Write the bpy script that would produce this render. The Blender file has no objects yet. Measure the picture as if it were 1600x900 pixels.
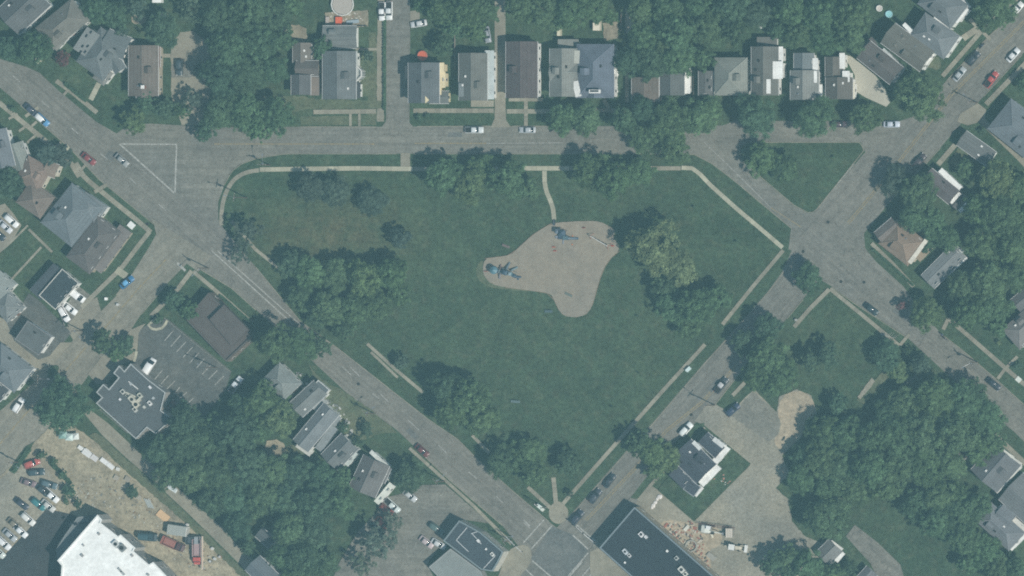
import bpy, math, random
import numpy as np
from mathutils import Vector

# ------------------------------------------------------------------ camera, world, sun, exposure
scn = bpy.context.scene
S = 0.18                       # metres on the ground per pixel of the photograph
H = 2400.0                     # flying height
CX, CY = 0.29 * H, -0.005 * H   # the aircraft is east of the block, so east walls show
WID = 1600 * S
cam_d = bpy.data.cameras.new('aerial_camera')
cam = bpy.data.objects.new('aerial_camera', cam_d)
scn.collection.objects.link(cam)
cam.location = (CX, CY, H)
cam_d.sensor_width = 36
cam_d.lens = 36 * H / WID
cam_d.shift_x = -CX / WID
cam_d.shift_y = -CY / WID
cam_d.clip_start = 1
cam_d.clip_end = 20000
scn.camera = cam

SUNV = Vector((0.74, -0.36, 1.0)).normalized()      # towards the sun
elev = math.asin(SUNV.z)
azim = math.atan2(SUNV.x, SUNV.y)                   # clockwise from north
world = bpy.data.worlds.new('World')
scn.world = world
world.use_nodes = True
wt = world.node_tree
bg = wt.nodes['Background']
sky = wt.nodes.new('ShaderNodeTexSky')
sky.sky_type = 'NISHITA'
sky.sun_disc = False
sky.sun_elevation = elev
sky.sun_rotation = azim
wt.links.new(sky.outputs[0], bg.inputs[0])
bg.inputs[1].default_value = 0.07
sun_d = bpy.data.lights.new('sun', 'SUN')
sun_d.energy = 5.0
sun_d.angle = math.radians(0.5)
sun_d.color = (1.0, 0.945, 0.86)
sun = bpy.data.objects.new('sun', sun_d)
scn.collection.objects.link(sun)
sun.rotation_euler = (-SUNV).to_track_quat('-Z', 'Y').to_euler()
scn.view_settings.view_transform = 'Standard'
scn.view_settings.look = 'None'
scn.view_settings.gamma = 1
scn.view_settings.use_curve_mapping = False
scn.view_settings.exposure = 0.17
scn.cycles.filter_width = 1.9
scn.cycles.max_bounces = 5
scn.cycles.volume_bounces = 0
scn.cycles.use_denoising = False
HAZE_DENSITY = 0.000114
HAZE_COLOR = (0.41, 0.80, 0.93)

rnd = random.Random(7)
COL = scn.collection

# ------------------------------------------------------------------ materials
MATS = {}

class NT:
    def __init__(s, name):
        s.m = bpy.data.materials.new(name)
        s.m.use_nodes = True
        s.t = s.m.node_tree
        s.b = s.t.nodes['Principled BSDF']
        s.pos = s.n('ShaderNodeNewGeometry').outputs['Position']
    def n(s, k, **kw):
        nd = s.t.nodes.new(k)
        for a, v in kw.items():
            setattr(nd, a, v)
        return nd
    def l(s, a, b):
        s.t.links.new(a, b)
    def mapv(s, vec, scale=(1, 1, 1), rot=0.0):
        m0 = s.n('ShaderNodeMapping')
        m0.inputs['Rotation'].default_value = (0, 0, rot)
        s.l(vec, m0.inputs['Vector'])
        m1 = s.n('ShaderNodeMapping')
        m1.inputs['Scale'].default_value = scale
        s.l(m0.outputs[0], m1.inputs['Vector'])
        return m1.outputs[0]
    def noise(s, vec, scale, detail=3, rough=0.6, lo=0.3, hi=0.7, a=0.0, b=1.0):
        nz = s.n('ShaderNodeTexNoise')
        nz.inputs['Scale'].default_value = scale
        nz.inputs['Detail'].default_value = detail
        nz.inputs['Roughness'].default_value = rough
        s.l(vec, nz.inputs['Vector'])
        r = s.n('ShaderNodeMapRange')
        for i, v in enumerate((lo, hi, a, b)):
            r.inputs[i + 1].default_value = v
        s.l(nz.outputs[0], r.inputs[0])
        return r.outputs[0]
    def math(s, op, a, b):
        m = s.n('ShaderNodeMath', operation=op)
        for i, v in enumerate((a, b)):
            if isinstance(v, (int, float)):
                m.inputs[i].default_value = v
            else:
                s.l(v, m.inputs[i])
        return m.outputs[0]
    def mix(s, f, a, b):
        m = s.n('ShaderNodeMix', data_type='RGBA')
        for sock, v in ((m.inputs[0], f), (m.inputs[6], a), (m.inputs[7], b)):
            if isinstance(v, (int, float)):
                sock.default_value = v
            elif isinstance(v, tuple):
                sock.default_value = (*v, 1)
            else:
                s.l(v, sock)
        return m.outputs[2]
    def scale(s, c, f):
        m = s.n('ShaderNodeVectorMath', operation='SCALE')
        s.l(c, m.inputs[0])
        if isinstance(f, (int, float)):
            m.inputs['Scale'].default_value = f
        else:
            s.l(f, m.inputs['Scale'])
        return m.outputs[0]
    def done(s, c, rough=0.85, spec=0.25, bump=None, bd=0.1):
        s.l(c, s.b.inputs['Base Color'])
        s.b.inputs['Roughness'].default_value = rough
        s.b.inputs['Specular IOR Level'].default_value = spec
        if bump is not None:
            bp = s.n('ShaderNodeBump')
            bp.inputs['Distance'].default_value = bd
            bp.inputs['Strength'].default_value = 0.6
            s.l(bump, bp.inputs['Height'])
            s.l(bp.outputs[0], s.b.inputs['Normal'])
        return s.m

def rgb(t, c):
    n = t.n('ShaderNodeRGB')
    n.outputs[0].default_value = (*c, 1)
    return n.outputs[0]

def objcol(t):
    return t.n('ShaderNodeObjectInfo').outputs['Color']

def surf(name, col, second=None, mask=0.04, v1=0.12, v2=0.16, v3=0.2, rough=0.9, ang=None, cracks=0.0, use_obj=False, spec=0.2, bump=0.04, fine=2.2):
    t = NT(name)
    c = objcol(t) if use_obj else rgb(t, col)
    if second:
        m = t.noise(t.pos, mask, 5, 0.65, 0.42, 0.62)
        c = t.mix(m, c, second)
    f = t.noise(t.pos, 0.06, 4, 0.6, 0.25, 0.75, 1 - v1, 1 + v1)
    f = t.math('MULTIPLY', f, t.noise(t.pos, 0.4, 4, 0.65, 0.33, 0.67, 1 - v2, 1 + v2))
    hi = t.noise(t.pos, fine * .6, 4, 0.8, 0.33, 0.67, 1 - v3, 1 + v3)
    f = t.math('MULTIPLY', f, hi)
    if ang is not None:       # wear and oil streaks running with the traffic
        vec = t.mapv(t.pos, (0.02, 0.75, 1), ang)
        f = t.math('MULTIPLY', f, t.noise(vec, 1.0, 4, 0.6, 0.3, 0.7, 0.84, 1.13))
        vec = t.mapv(t.pos, (0.10, 1.6, 1), ang)
        f = t.math('MULTIPLY', f, t.noise(vec, 1.0, 2, 0.5, 0.3, 0.7, 0.93, 1.07))
    if cracks:
        wob = t.n('ShaderNodeTexNoise')
        wob.inputs['Scale'].default_value = 0.5
        t.l(t.pos, wob.inputs['Vector'])
        add = t.n('ShaderNodeVectorMath', operation='ADD')
        t.l(t.pos, add.inputs[0])
        t.l(t.scale(wob.outputs['Color'], 3.0), add.inputs[1])
        vo = t.n('ShaderNodeTexVoronoi', feature='DISTANCE_TO_EDGE')
        vo.inputs['Scale'].default_value = 0.13
        t.l(add.outputs[0], vo.inputs['Vector'])
        r = t.n('ShaderNodeMapRange')
        for i, v in enumerate((0.0, 0.02, 1 - cracks, 1.0)):
            r.inputs[i + 1].default_value = v
        t.l(vo.outputs['Distance'], r.inputs[0])
        f = t.math('MULTIPLY', f, r.outputs[0])
    MATS[name] = t.done(t.scale(c, f), rough, spec, hi, bump)
    return MATS[name]

def grass_mat(name, a, b, dry, far=False):
    t = NT(name)
    c = t.mix(t.noise(t.pos, 0.035, 5, 0.7, 0.35, 0.65), a, b)
    c = t.mix(t.noise(t.pos, 0.35, 4, 0.7, 0.5, 0.8, 0, 0.55), c, dry)
    # the worn dry patch in the west of the park
    sub = t.n('ShaderNodeVectorMath', operation='DISTANCE')
    t.l(t.mapv(t.pos, (0.62, 1.35, 1)), sub.inputs[0])
    sub.inputs[1].default_value = (-285 * S * 0.62, 86 * S * 1.35, 0)
    r = t.n('ShaderNodeMapRange')
    for i, v in enumerate((2.0, 19.0, 0.75, 0.0)):
        r.inputs[i + 1].default_value = v
    t.l(sub.outputs['Value'], r.inputs[0])
    f = t.math('MULTIPLY', r.outputs[0], t.noise(t.pos, 0.25, 5, 0.7, 0.3, 0.6))
    c = t.mix(f, c, (0.125, 0.112, 0.062))
    # faint mowing passes
    w = t.noise(t.mapv(t.pos, (0.03, 0.8, 1), 0.7), 1.0, 2, 0.5, 0.3, 0.7, 0.94, 1.06)
    h = t.noise(t.pos, 0.8, 5, 0.85, 0.36, 0.64, 0.62, 1.38)
    m = t.noise(t.pos, 0.16, 4, 0.7, 0.34, 0.66, 0.80, 1.20)
    c = t.scale(c, t.math('MULTIPLY', t.math('MULTIPLY', w, h), m))
    MATS[name] = t.done(c, 0.95, 0.1, h, 0.12)

def solid(name, col, rough=0.6, metal=0.0, use_obj=False, v=0.1, sc=1.5, spec=0.4, coat=0.0):
    t = NT(name)
    c = objcol(t) if use_obj else rgb(t, col)
    c = t.scale(c, t.noise(t.pos, sc, 3, 0.6, 0.3, 0.7, 1 - v, 1 + v))
    t.b.inputs['Metallic'].default_value = metal
    t.b.inputs['Coat Weight'].default_value = coat
    MATS[name] = t.done(c, rough, spec)

TA = math.radians(41)       # long avenue, going down to the right
TD = -math.radians(48)
grass_mat('lawn', (0.044, 0.076, 0.042), (0.060, 0.090, 0.048), (0.118, 0.118, 0.070))
surf('asphalt_avenue', (0.200, 0.190, 0.160), (0.170, 0.164, 0.142), 0.05, ang=TA, cracks=0.22)
surf('asphalt_street', (0.200, 0.192, 0.160), (0.175, 0.172, 0.150), 0.05, ang=0.0, cracks=0.25)
surf('asphalt_cross', (0.195, 0.186, 0.158), (0.168, 0.164, 0.142), 0.05, ang=-TA - 0.1, cracks=0.22)
surf('asphalt_west', (0.245, 0.228, 0.180), (0.205, 0.195, 0.160), 0.05, ang=-TA - 0.1, cracks=0.2)
surf('asphalt_pale', (0.225, 0.215, 0.175), (0.195, 0.190, 0.162), 0.08, cracks=0.25)
surf('asphalt_side', (0.198, 0.190, 0.160), (0.172, 0.168, 0.146), 0.06, ang=TA, cracks=0.3)
surf('asphalt_new', (0.125, 0.132, 0.125), (0.15, 0.152, 0.14), 0.05, cracks=0.15)
surf('asphalt_painted_shade', (0.040, 0.046, 0.050), (0.050, 0.054, 0.055), 0.08)  # asphalt colour darkened to stand in for the white building's shadow
surf('asphalt_lot', (0.100, 0.106, 0.100), (0.125, 0.125, 0.110), 0.08, cracks=0.25)
surf('concrete', (0.285, 0.262, 0.200), (0.235, 0.218, 0.172), 0.1, v3=0.12, cracks=0.15)
surf('concrete_pale', (0.46, 0.44, 0.36), (0.40, 0.38, 0.31), 0.1, v2=0.08, v3=0.08)
surf('gravel', (0.305, 0.280, 0.215), (0.235, 0.225, 0.185), 0.05, v3=0.25)
surf('sand', (0.42, 0.35, 0.25), (0.34, 0.29, 0.21), 0.12, v3=0.25)
surf('dirt', (0.340, 0.298, 0.208), (0.235, 0.208, 0.152), 0.045, v1=0.15, v2=0.22, v3=0.28)
surf('mulch', (0.285, 0.245, 0.188), (0.250, 0.222, 0.178), 0.07, v1=0.06, v2=0.09, v3=0.16, fine=3.5)
surf('worn_grass', (0.125, 0.135, 0.08), (0.085, 0.11, 0.06), 0.15, v3=0.3)
def walk_mat(name, col):
    t = NT(name)
    at = t.n('ShaderNodeAttribute', attribute_name='tone')
    f = t.math('MULTIPLY', at.outputs['Fac'], t.noise(t.pos, 1.3, 4, 0.7, 0.25, 0.75, 0.86, 1.14))
    f = t.math('MULTIPLY', f, t.noise(t.pos, 0.09, 4, 0.7, 0.3, 0.7, 0.84, 1.12))
    MATS[name] = t.done(t.scale(rgb(t, col), f), 0.9, 0.2)
walk_mat('slab', (0.285, 0.265, 0.205))
walk_mat('slab_pale', (0.40, 0.385, 0.29))
def line_mat(name, col, wear):
    t = NT(name)
    w = t.noise(t.pos, 1.6, 4, 0.75, 0.35, 0.62, 0, wear)
    MATS[name] = t.done(t.mix(w, col, (0.17, 0.165, 0.145)), 0.8, 0.2)
line_mat('line_white', (0.50, 0.50, 0.46), 0.8)
line_mat('line_faint', (0.42, 0.42, 0.39), 0.9)
line_mat('line_yellow', (0.34, 0.26, 0.12), 0.85)
def roof_mat():
    t = NT('shingle')
    tc = t.n('ShaderNodeTexCoord').outputs['Object']
    f = t.noise(t.pos, 0.30, 4, 0.65, 0.3, 0.7, 0.85, 1.15)
    f = t.math('MULTIPLY', f, t.noise(t.pos, 3.2, 3, 0.8, 0.25, 0.75, 0.78, 1.22))
    wv = t.n('ShaderNodeTexWave')
    wv.bands_direction = 'Z'
    wv.inputs['Scale'].default_value = 0.95
    wv.inputs['Distortion'].default_value = 1.2
    t.l(t.pos, wv.inputs['Vector'])
    r = t.n('ShaderNodeMapRange')
    for i, v in enumerate((0.0, 0.35, 0.86, 1.0)):
        r.inputs[i + 1].default_value = v
    t.l(wv.outputs['Fac'], r.inputs[0])
    f = t.math('MULTIPLY', f, r.outputs[0])
    MATS['shingle'] = t.done(t.scale(objcol(t), f), 0.92, 0.15)
roof_mat()
surf('membrane', (0, 0, 0), use_obj=True, v1=0.07, v2=0.10, v3=0.10, rough=0.85)
def metal_roof():
    t = NT('ribbed_metal')
    wv = t.n('ShaderNodeTexWave')
    wv.inputs['Scale'].default_value = 0.55
    wv.inputs['Distortion'].default_value = 0.0
    t.l(t.mapv(t.pos, (1, 0.01, 1), TD + math.pi / 2), wv.inputs['Vector'])
    r = t.n('ShaderNodeMapRange')
    for i, v in enumerate((0.0, 0.3, 0.8, 1.0)):
        r.inputs[i + 1].default_value = v
    t.l(wv.outputs['Fac'], r.inputs[0])
    f = t.math('MULTIPLY', r.outputs[0], t.noise(t.pos, 0.4, 4, 0.7, 0.3, 0.7, 0.85, 1.12))
    MATS['ribbed_metal'] = t.done(t.scale(objcol(t), f), 0.6, 0.4)
metal_roof()
solid('siding', (0, 0, 0), 0.8, use_obj=True, v=0.12, sc=0.8)
solid('painted', (0, 0, 0), 0.45, use_obj=True, v=0.06)
solid('car_paint', (0, 0, 0), 0.35, use_obj=True, v=0.05, coat=0.6)
solid('glass_dark', (0.02, 0.026, 0.032), 0.12, v=0.02, spec=0.6)
solid('tyre', (0.02, 0.02, 0.02), 0.9, v=0.1)
solid('rim', (0.5, 0.5, 0.52), 0.35, metal=0.8, v=0.05)
solid('lamp_clear', (0.75, 0.75, 0.72), 0.2, v=0.02)
solid('lamp_red', (0.4, 0.02, 0.015), 0.3, v=0.05)
solid('trim_white', (0.74, 0.73, 0.69), 0.6, v=0.08)
solid('steel', (0.42, 0.43, 0.44), 0.4, metal=0.7, v=0.1)
solid('wood_pole', (0.13, 0.10, 0.075), 0.9, v=0.2)
solid('timber', (0.20, 0.15, 0.10), 0.9, v=0.25)
solid('brick', (0.25, 0.11, 0.075), 0.9, v=0.25, sc=4)
solid('bark', (0.11, 0.085, 0.065), 0.95, v=0.25, sc=3)

def leaf_mat():
    m = bpy.data.materials.new('foliage')
    m.use_nodes = True
    t = m.node_tree
    t.nodes.clear()
    def N(k): return t.nodes.new(k)
    out = N('ShaderNodeOutputMaterial')
    oi, at, geo = N('ShaderNodeObjectInfo'), N('ShaderNodeAttribute'), N('ShaderNodeNewGeometry')
    at.attribute_name = 'tone'
    nz = N('ShaderNodeTexNoise')
    nz.inputs['Scale'].default_value = 0.8
    nz.inputs['Detail'].default_value = 4
    t.links.new(geo.outputs['Position'], nz.inputs['Vector'])
    r = N('ShaderNodeMapRange')
    for i, v in enumerate((0.3, 0.7, 0.72, 1.28)):
        r.inputs[i + 1].default_value = v
    t.links.new(nz.outputs[0], r.inputs[0])
    mu = N('ShaderNodeMath'); mu.operation = 'MULTIPLY'
    t.links.new(at.outputs['Fac'], mu.inputs[0]); t.links.new(r.outputs[0], mu.inputs[1])
    sc = N('ShaderNodeVectorMath'); sc.operation = 'SCALE'
    t.links.new(oi.outputs['Color'], sc.inputs[0]); t.links.new(mu.outputs[0], sc.inputs['Scale'])
    d, tr, mx = N('ShaderNodeBsdfDiffuse'), N('ShaderNodeBsdfTranslucent'), N('ShaderNodeMixShader')
    mx.inputs[0].default_value = 0.22
    t.links.new(sc.outputs[0], d.inputs[0]); t.links.new(sc.outputs[0], tr.inputs[0])
    t.links.new(d.outputs[0], mx.inputs[1]); t.links.new(tr.outputs[0], mx.inputs[2])
    t.links.new(mx.outputs[0], out.inputs[0])
    MATS['foliage'] = m
leaf_mat()

# ------------------------------------------------------------------ helpers
def W(x, y, z=0.0):
    """a surveyed point: photo pixel of something at height z -> where it stands"""
    gx, gy = (x - 800) * S, (450 - y) * S
    k = z / H
    return Vector((gx + (CX - gx) * k, gy + (CY - gy) * k, z))

def link(name, me, mat=None, parent=None, color=None, loc=None, rot=None):
    if mat is not None and not me.materials:
        me.materials.append(MATS[mat])
    o = bpy.data.objects.new(name, me)
    COL.objects.link(o)
    if parent is not None:
        o.parent = parent
    if color is not None:
        o.color = (*color, 1)
    if loc is not None:
        o.location = loc
    if rot is not None:
        o.rotation_euler = rot
    return o

def tag(o, label, cat, group=None, kind=None):
    o['label'] = label
    o['category'] = cat
    if group: o['group'] = group
    if kind: o['kind'] = kind
    return o

def thing(name, label, cat, loc=(0, 0, 0), rz=0.0, group=None):
    o = bpy.data.objects.new(name, None)
    o.empty_display_size = 0.5
    COL.objects.link(o)
    o.location = loc
    o.rotation_euler = (0, 0, rz)
    return tag(o, label, cat, group)

class MB:
    def __init__(s):
        s.v, s.f, s.tone = [], [], None
    def face(s, pts):
        n = len(s.v)
        s.v += [tuple(p) for p in pts]
        s.f.append(tuple(range(n, n + len(pts))))
        return s
    def box(s, cx, cy, cz, lx, ly, lz, rz=0.0, top=1.0):
        c, sn = math.cos(rz), math.sin(rz)
        n = len(s.v)
        for k, q in ((-0.5, 1.0), (0.5, top)):
            for i, j in ((-0.5, -0.5), (0.5, -0.5), (0.5, 0.5), (-0.5, 0.5)):
                a, b = i * lx * q, j * ly * q
                s.v.append((cx + a * c - b * sn, cy + a * sn + b * c, cz + k * lz))
        for f in ((3, 2, 1, 0), (4, 5, 6, 7), (0, 1, 5, 4), (1, 2, 6, 5), (2, 3, 7, 6), (3, 0, 4, 7)):
            s.f.append(tuple(n + i for i in f))
        return s
    def prism(s, pts, z0, z1, cap=True):
        pts = ccw(pts)
        n, k = len(s.v), len(pts)
        s.v += [(p[0], p[1], z0) for p in pts] + [(p[0], p[1], z1) for p in pts]
        for i in range(k):
            j = (i + 1) % k
            s.f.append((n + i, n + j, n + k + j, n + k + i))
        if cap:
            s.f.append(tuple(n + k + i for i in range(k)))
        return s
    def bar(s, a, b, r, r2=None, seg=6):
        a, b = Vector(a), Vector(b)
        r2 = r if r2 is None else r2
        d = (b - a).normalized()
        u = d.orthogonal().normalized()
        w = d.cross(u)
        n = len(s.v)
        for p, q in ((a, r), (b, r2)):
            for i in range(seg):
                t = 2 * math.pi * i / seg
                s.v.append(tuple(p + u * q * math.cos(t) + w * q * math.sin(t)))
        for i in range(seg):
            j = (i + 1) % seg
            s.f.append((n + i, n + j, n + seg + j, n + seg + i))
        s.f.append(tuple(n + i for i in range(seg))[::-1])
        s.f.append(tuple(n + seg + i for i in range(seg)))
        return s
    def mesh(s, name='mesh'):
        me = bpy.data.meshes.new(name)
        me.from_pydata(s.v, [], s.f)
        me.update()
        return me
    def build(s, name, mat, parent=None, color=None, loc=None, rot=None):
        return link(name, s.mesh(name), mat, parent, color, loc, rot)

def ccw(p):
    a = sum(p[i][0] * p[(i + 1) % len(p)][1] - p[(i + 1) % len(p)][0] * p[i][1] for i in range(len(p)))
    return list(p) if a > 0 else list(p)[::-1]

def chaikin(p, k, closed=True):
    for _ in range(k):
        q = []
        n = len(p)
        rng = range(n if closed else n - 1)
        if not closed: q.append(p[0])
        for i in rng:
            a, b = p[i], p[(i + 1) % n]
            q.append((a[0] * .75 + b[0] * .25, a[1] * .75 + b[1] * .25))
            q.append((a[0] * .25 + b[0] * .75, a[1] * .25 + b[1] * .75))
        if not closed: q.append(p[-1])
        p = q
    return p

def ragged(p, step, amp, seed=1):
    r = random.Random(seed)
    q = []
    for i in range(len(p)):
        a, b = p[i], p[(i + 1) % len(p)]
        d = math.dist(a, b)
        n = max(1, int(d / step))
        for k in range(n):
            t = k / n
            j = amp if k else amp * .4
            q.append((a[0] + (b[0] - a[0]) * t + r.uniform(-j, j), a[1] + (b[1] - a[1]) * t + r.uniform(-j, j)))
    return q

LAY = {}
def layer(base):
    LAY[base] = LAY.get(base, -1) + 1
    return base + 0.004 * LAY[base]

def sheet(name, pts, mat, base, smooth=0, rag=0, kind='structure', parent=None, label=None):
    if smooth: pts = chaikin(pts, smooth)
    if rag: pts = ragged(pts, 5, rag, len(pts) + int(pts[0][0]))
    z = layer(base)
    w = ccw([tuple(W(x, y))[:2] for x, y in pts])
    mb = MB()
    mb.face([(x, y, z) for x, y in w])
    o = mb.build(name, mat, parent)
    if parent is None: o['kind'] = kind
    if label: o['label'] = label
    return o

def strip(name, pts, width, mat, base, slabs=True, parent=None, smooth=0, height=0.0):
    """a walk laid slab by slab along a line; width in photo pixels"""
    if smooth: pts = chaikin(pts, smooth, False)
    z = layer(base)
    P = [W(x, y) for x, y in pts]
    hw = width * S / 2
    mb, tones = MB(), []
    L = [0]
    for a, b in zip(P, P[1:]): L.append(L[-1] + (b - a).length)
    def at(s):
        for i in range(len(P) - 1):
            if s <= L[i + 1] + 1e-6:
                t = (s - L[i]) / max(1e-6, L[i + 1] - L[i])
                d = (P[i + 1] - P[i]).normalized()
                if t < .5 and i > 0: d = ((P[i] - P[i - 1]).normalized() * (0.5 - t) + d * (0.5 + t)).normalized()
                if t > .5 and i < len(P) - 2: d = ((P[i + 2] - P[i + 1]).normalized() * (t - 0.5) + d * (1.5 - t)).normalized()
                return P[i].lerp(P[i + 1], t), Vector((-d.y, d.x, 0))
    n = max(1, round(L[-1] / 1.5)) if slabs else max(1, round(L[-1] / 3))
    gap = 0.012 if slabs else 0
    for i in range(n):
        s0, s1 = L[-1] * i / n + gap, L[-1] * (i + 1) / n - gap
        (a, na), (b, nb) = at(s0), at(s1)
        q = [a - na * hw, b - nb * hw, b + nb * hw, a + na * hw]
        zz = z + height
        mb.face([(p.x, p.y, zz) for p in q])
        tn = rnd.uniform(0.84, 1.14) if slabs else 1.0
        tones += [tn] * 4
        if height:
            mb.face([(q[0].x, q[0].y, 0), (q[1].x, q[1].y, 0), (q[1].x, q[1].y, zz), (q[0].x, q[0].y, zz)])
            mb.face([(q[2].x, q[2].y, 0), (q[3].x, q[3].y, 0), (q[3].x, q[3].y, zz), (q[2].x, q[2].y, zz)])
            tones += [tn] * 8
    me = mb.mesh(name)
    at_ = me.attributes.new('tone', 'FLOAT', 'POINT')
    at_.data.foreach_set('value', tones)
    o = link(name, me, mat, parent)
    if parent is None: o['kind'] = 'structure'
    return o

# ------------------------------------------------------------------ ground and pavements
me = bpy.data.meshes.new('ground')
me.from_pydata([(-3000, -3000, 0), (3000, -3000, 0), (3000, 3000, 0), (-3000, 3000, 0)], [], [(0, 1, 2, 3)])
g = link('ground', me, 'lawn'); g['kind'] = 'structure'

R1 = 0.02
avenue = sheet('avenue_road', [(-60, 50), (0, 92), (40, 104), (62, 114), (92, 142), (120, 165), (150, 190), (188, 212), (330, 320), (346, 352), (362, 372),
    (400, 418), (470, 503), (530, 546), (668, 655), (715, 687), (750, 722), (800, 767), (860, 817), (925, 868), (1010, 945), (880, 945), (785, 821), (705, 752),
    (655, 705), (620, 672), (545, 617), (490, 566), (400, 484), (362, 450), (308, 418), (277, 400), (241, 350), (155, 280), (110, 232), (32, 164), (0, 137), (-60, 85)], 'asphalt_avenue', R1)
street = sheet('street_road', [(180, 210), (200, 196), (235, 193), (285, 196), (330, 199), (470, 198), (600, 198), (850, 197), (960, 197), (1130, 196), (1150, 188),
    (1210, 189), (1320, 189), (1400, 191), (1450, 175), (1420, 232), (1352, 238), (1345, 222), (1168, 222), (1158, 228), (1155, 240), (1157, 250), (1185, 275), (1240, 321),
    (1262, 333), (1285, 330), (1270, 400), (1232, 390), (1236, 356), (1200, 326), (1150, 284), (1112, 255), (1085, 241), (1000, 240), (650, 240), (445, 240), (400, 247),
    (378, 256), (362, 268), (351, 288), (341, 316), (341, 352), (300, 330)], 'asphalt_street', R1)
cross = sheet('cross_road', [(1660, -60), (1600, 5), (1545, 57), (1480, 125), (1432, 178), (1350, 240), (1272, 332), (1240, 385), (1222, 425), (1200, 455), (1150, 512),
    (1100, 567), (1020, 660), (985, 697), (895, 800), (862, 832), (800, 905), (760, 945), (900, 945), (925, 865), (935, 847), (955, 812), (985, 778), (1045, 700),
    (1117, 632), (1150, 590), (1180, 555), (1230, 497), (1255, 467), (1290, 425), (1310, 395), (1350, 365), (1385, 322), (1447, 255), (1470, 230), (1500, 195), (1537, 150),
    (1597, 85), (1670, 10)], 'asphalt_cross', R1)
side = sheet('side_road', [(1270, 345), (1350, 364), (1352, 388), (1368, 408), (1412, 448), (1440, 488), (1474, 525), (1504, 548), (1554, 591), (1600, 633), (1670, 700),
    (1670, 760), (1585, 675), (1540, 638), (1480, 585), (1415, 525), (1345, 480), (1300, 448), (1270, 430), (1240, 420)], 'asphalt_side', R1)
west = sheet('west_road', [(235, 340), (241, 352), (244, 366), (232, 388), (200, 438), (182, 462), (158, 486), (130, 514), (75, 575), (50, 600), (0, 642), (-60, 700),
    (-60, 800), (-20, 765), (15, 730), (55, 690), (90, 655), (130, 598), (158, 560), (205, 515), (221, 490), (262, 442), (292, 412), (310, 425), (330, 400)], 'asphalt_west', R1)
alley = sheet('back_street', [(604, -40), (640, -40), (641, 60), (640, 160), (640, 192), (652, 204), (592, 204), (603, 190)], 'asphalt_street', R1)
sheet('intersection_patch', [(862, 822), (897, 836), (919, 861), (888, 902), (860, 905), (830, 872)], 'asphalt_new', R1)

R2 = 0.06
sheet('driveway', [(773, -40), (790, -40), (790, 165), (791, 188), (799, 199), (767, 199), (773, 185)], 'concrete', R2)
sheet('driveway', [(641, 17), (656, 16), (656, 38), (641, 40)], 'concrete', R2)
sheet('driveway', [(267, 72), (282, 50), (300, 48), (326, 66), (328, 150), (312, 196), (284, 196), (268, 150)], 'concrete', R2, rag=1)
sheet('driveway', [(268, 100), (300, 98), (300, 121), (268, 121)], 'asphalt_side', R2)
sheet('driveway', [(589, 55), (600, 55), (600, 190), (589, 190)], 'concrete', R2, rag=.6)
sheet('worn_verge', [(576, 50), (588, 50), (588, 195), (470, 196), (470, 182), (574, 180)], 'worn_grass', R2, rag=1)
sheet('worn_yard', [(400, 150), (470, 150), (500, 155), (600, 158), (598, 170), (480, 171), (400, 185)], 'worn_grass', R2, rag=1.5)
sheet('worn_yard', [(560, 82), (576, 82), (576, 150), (566, 152)], 'worn_grass', R2, rag=1)
sheet('driveway', [(590, -40), (601, -40), (601, 56), (590, 56)], 'concrete', R2)
sheet('crossing_pad', [(626, 239), (641, 239), (641, 262), (626, 262)], 'concrete', R2)
sheet('driveway', [(1318, 85), (1330, 88), (1348, 102), (1368, 118), (1382, 137), (1391, 160), (1385, 167), (1352, 152), (1333, 140), (1336, 118)], 'concrete_pale', R2)
sheet('driveway', [(1496, 190), (1500, 178), (1528, 161), (1541, 171), (1539, 186), (1556, 203), (1600, 246), (1640, 285), (1628, 292), (1590, 250), (1545, 206), (1530, 191), (1512, 196)], 'concrete', R2)
sheet('driveway', [(1104, 632), (1119, 632), (1142, 646), (1196, 690), (1212, 705), (1225, 722), (1230, 740), (1215, 752), (1170, 722), (1100, 664), (1085, 658)], 'gravel', R2)
sheet('gravel_lot', [(1150, 636), (1178, 608), (1196, 626), (1214, 645), (1218, 620), (1246, 608), (1268, 618), (1276, 645), (1258, 665), (1253, 682), (1222, 712), (1234, 740), (1212, 762),
    (1232, 780), (1238, 815), (1258, 838), (1292, 852), (1278, 880), (1268, 945), (1150, 945), (1112, 898), (1055, 846), (992, 792), (1012, 765), (1028, 765), (1084, 814), (1172, 726), (1196, 690), (1130, 650)], 'gravel', R2, rag=.8)
sheet('gravel_lot', [(1150, 640), (1176, 612), (1205, 636), (1222, 648), (1215, 680), (1200, 690), (1140, 648)], 'asphalt_pale', R2, rag=1)
sheet('sandy_patch', [(1214, 645), (1221, 620), (1245, 608), (1267, 618), (1275, 643), (1256, 664), (1252, 682), (1222, 710), (1208, 690), (1222, 668)], 'sand', R2, smooth=1, rag=1.2)
sheet('sandy_patch', [(1040, 812), (1075, 815), (1100, 818), (1125, 825), (1130, 850), (1105, 860), (1112, 880), (1110, 897), (1055, 845), (1028, 822)], 'sand', R2, smooth=1, rag=1.2)
sheet('apron', [(1000, 775), (1015, 757), (1035, 770), (1058, 790), (1040, 812), (1020, 808), (985, 792)], 'concrete', R2)
sheet('dirt_lot', [(-60, 800), (-20, 765), (15, 730), (55, 690), (78, 668), (112, 664), (148, 688), (196, 728), (245, 775), (292, 818), (345, 862), (395, 905), (430, 945), (-60, 945)], 'dirt', R2, rag=1.2)
sheet('lot_painted_shadow', [(126, 808), (98, 800), (72, 795), (40, 832), (8, 866), (-60, 935), (-60, 945), (100, 945), (90, 850)], 'asphalt_painted_shade', R2)  # follows the outline of the white building's shadow, shade painted into its colour
sheet('car_lot', [(-60, 800), (15, 735), (30, 722), (60, 722), (100, 760), (75, 793), (40, 830), (5, 865), (-60, 930)], 'gravel', R2, rag=1)
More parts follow.
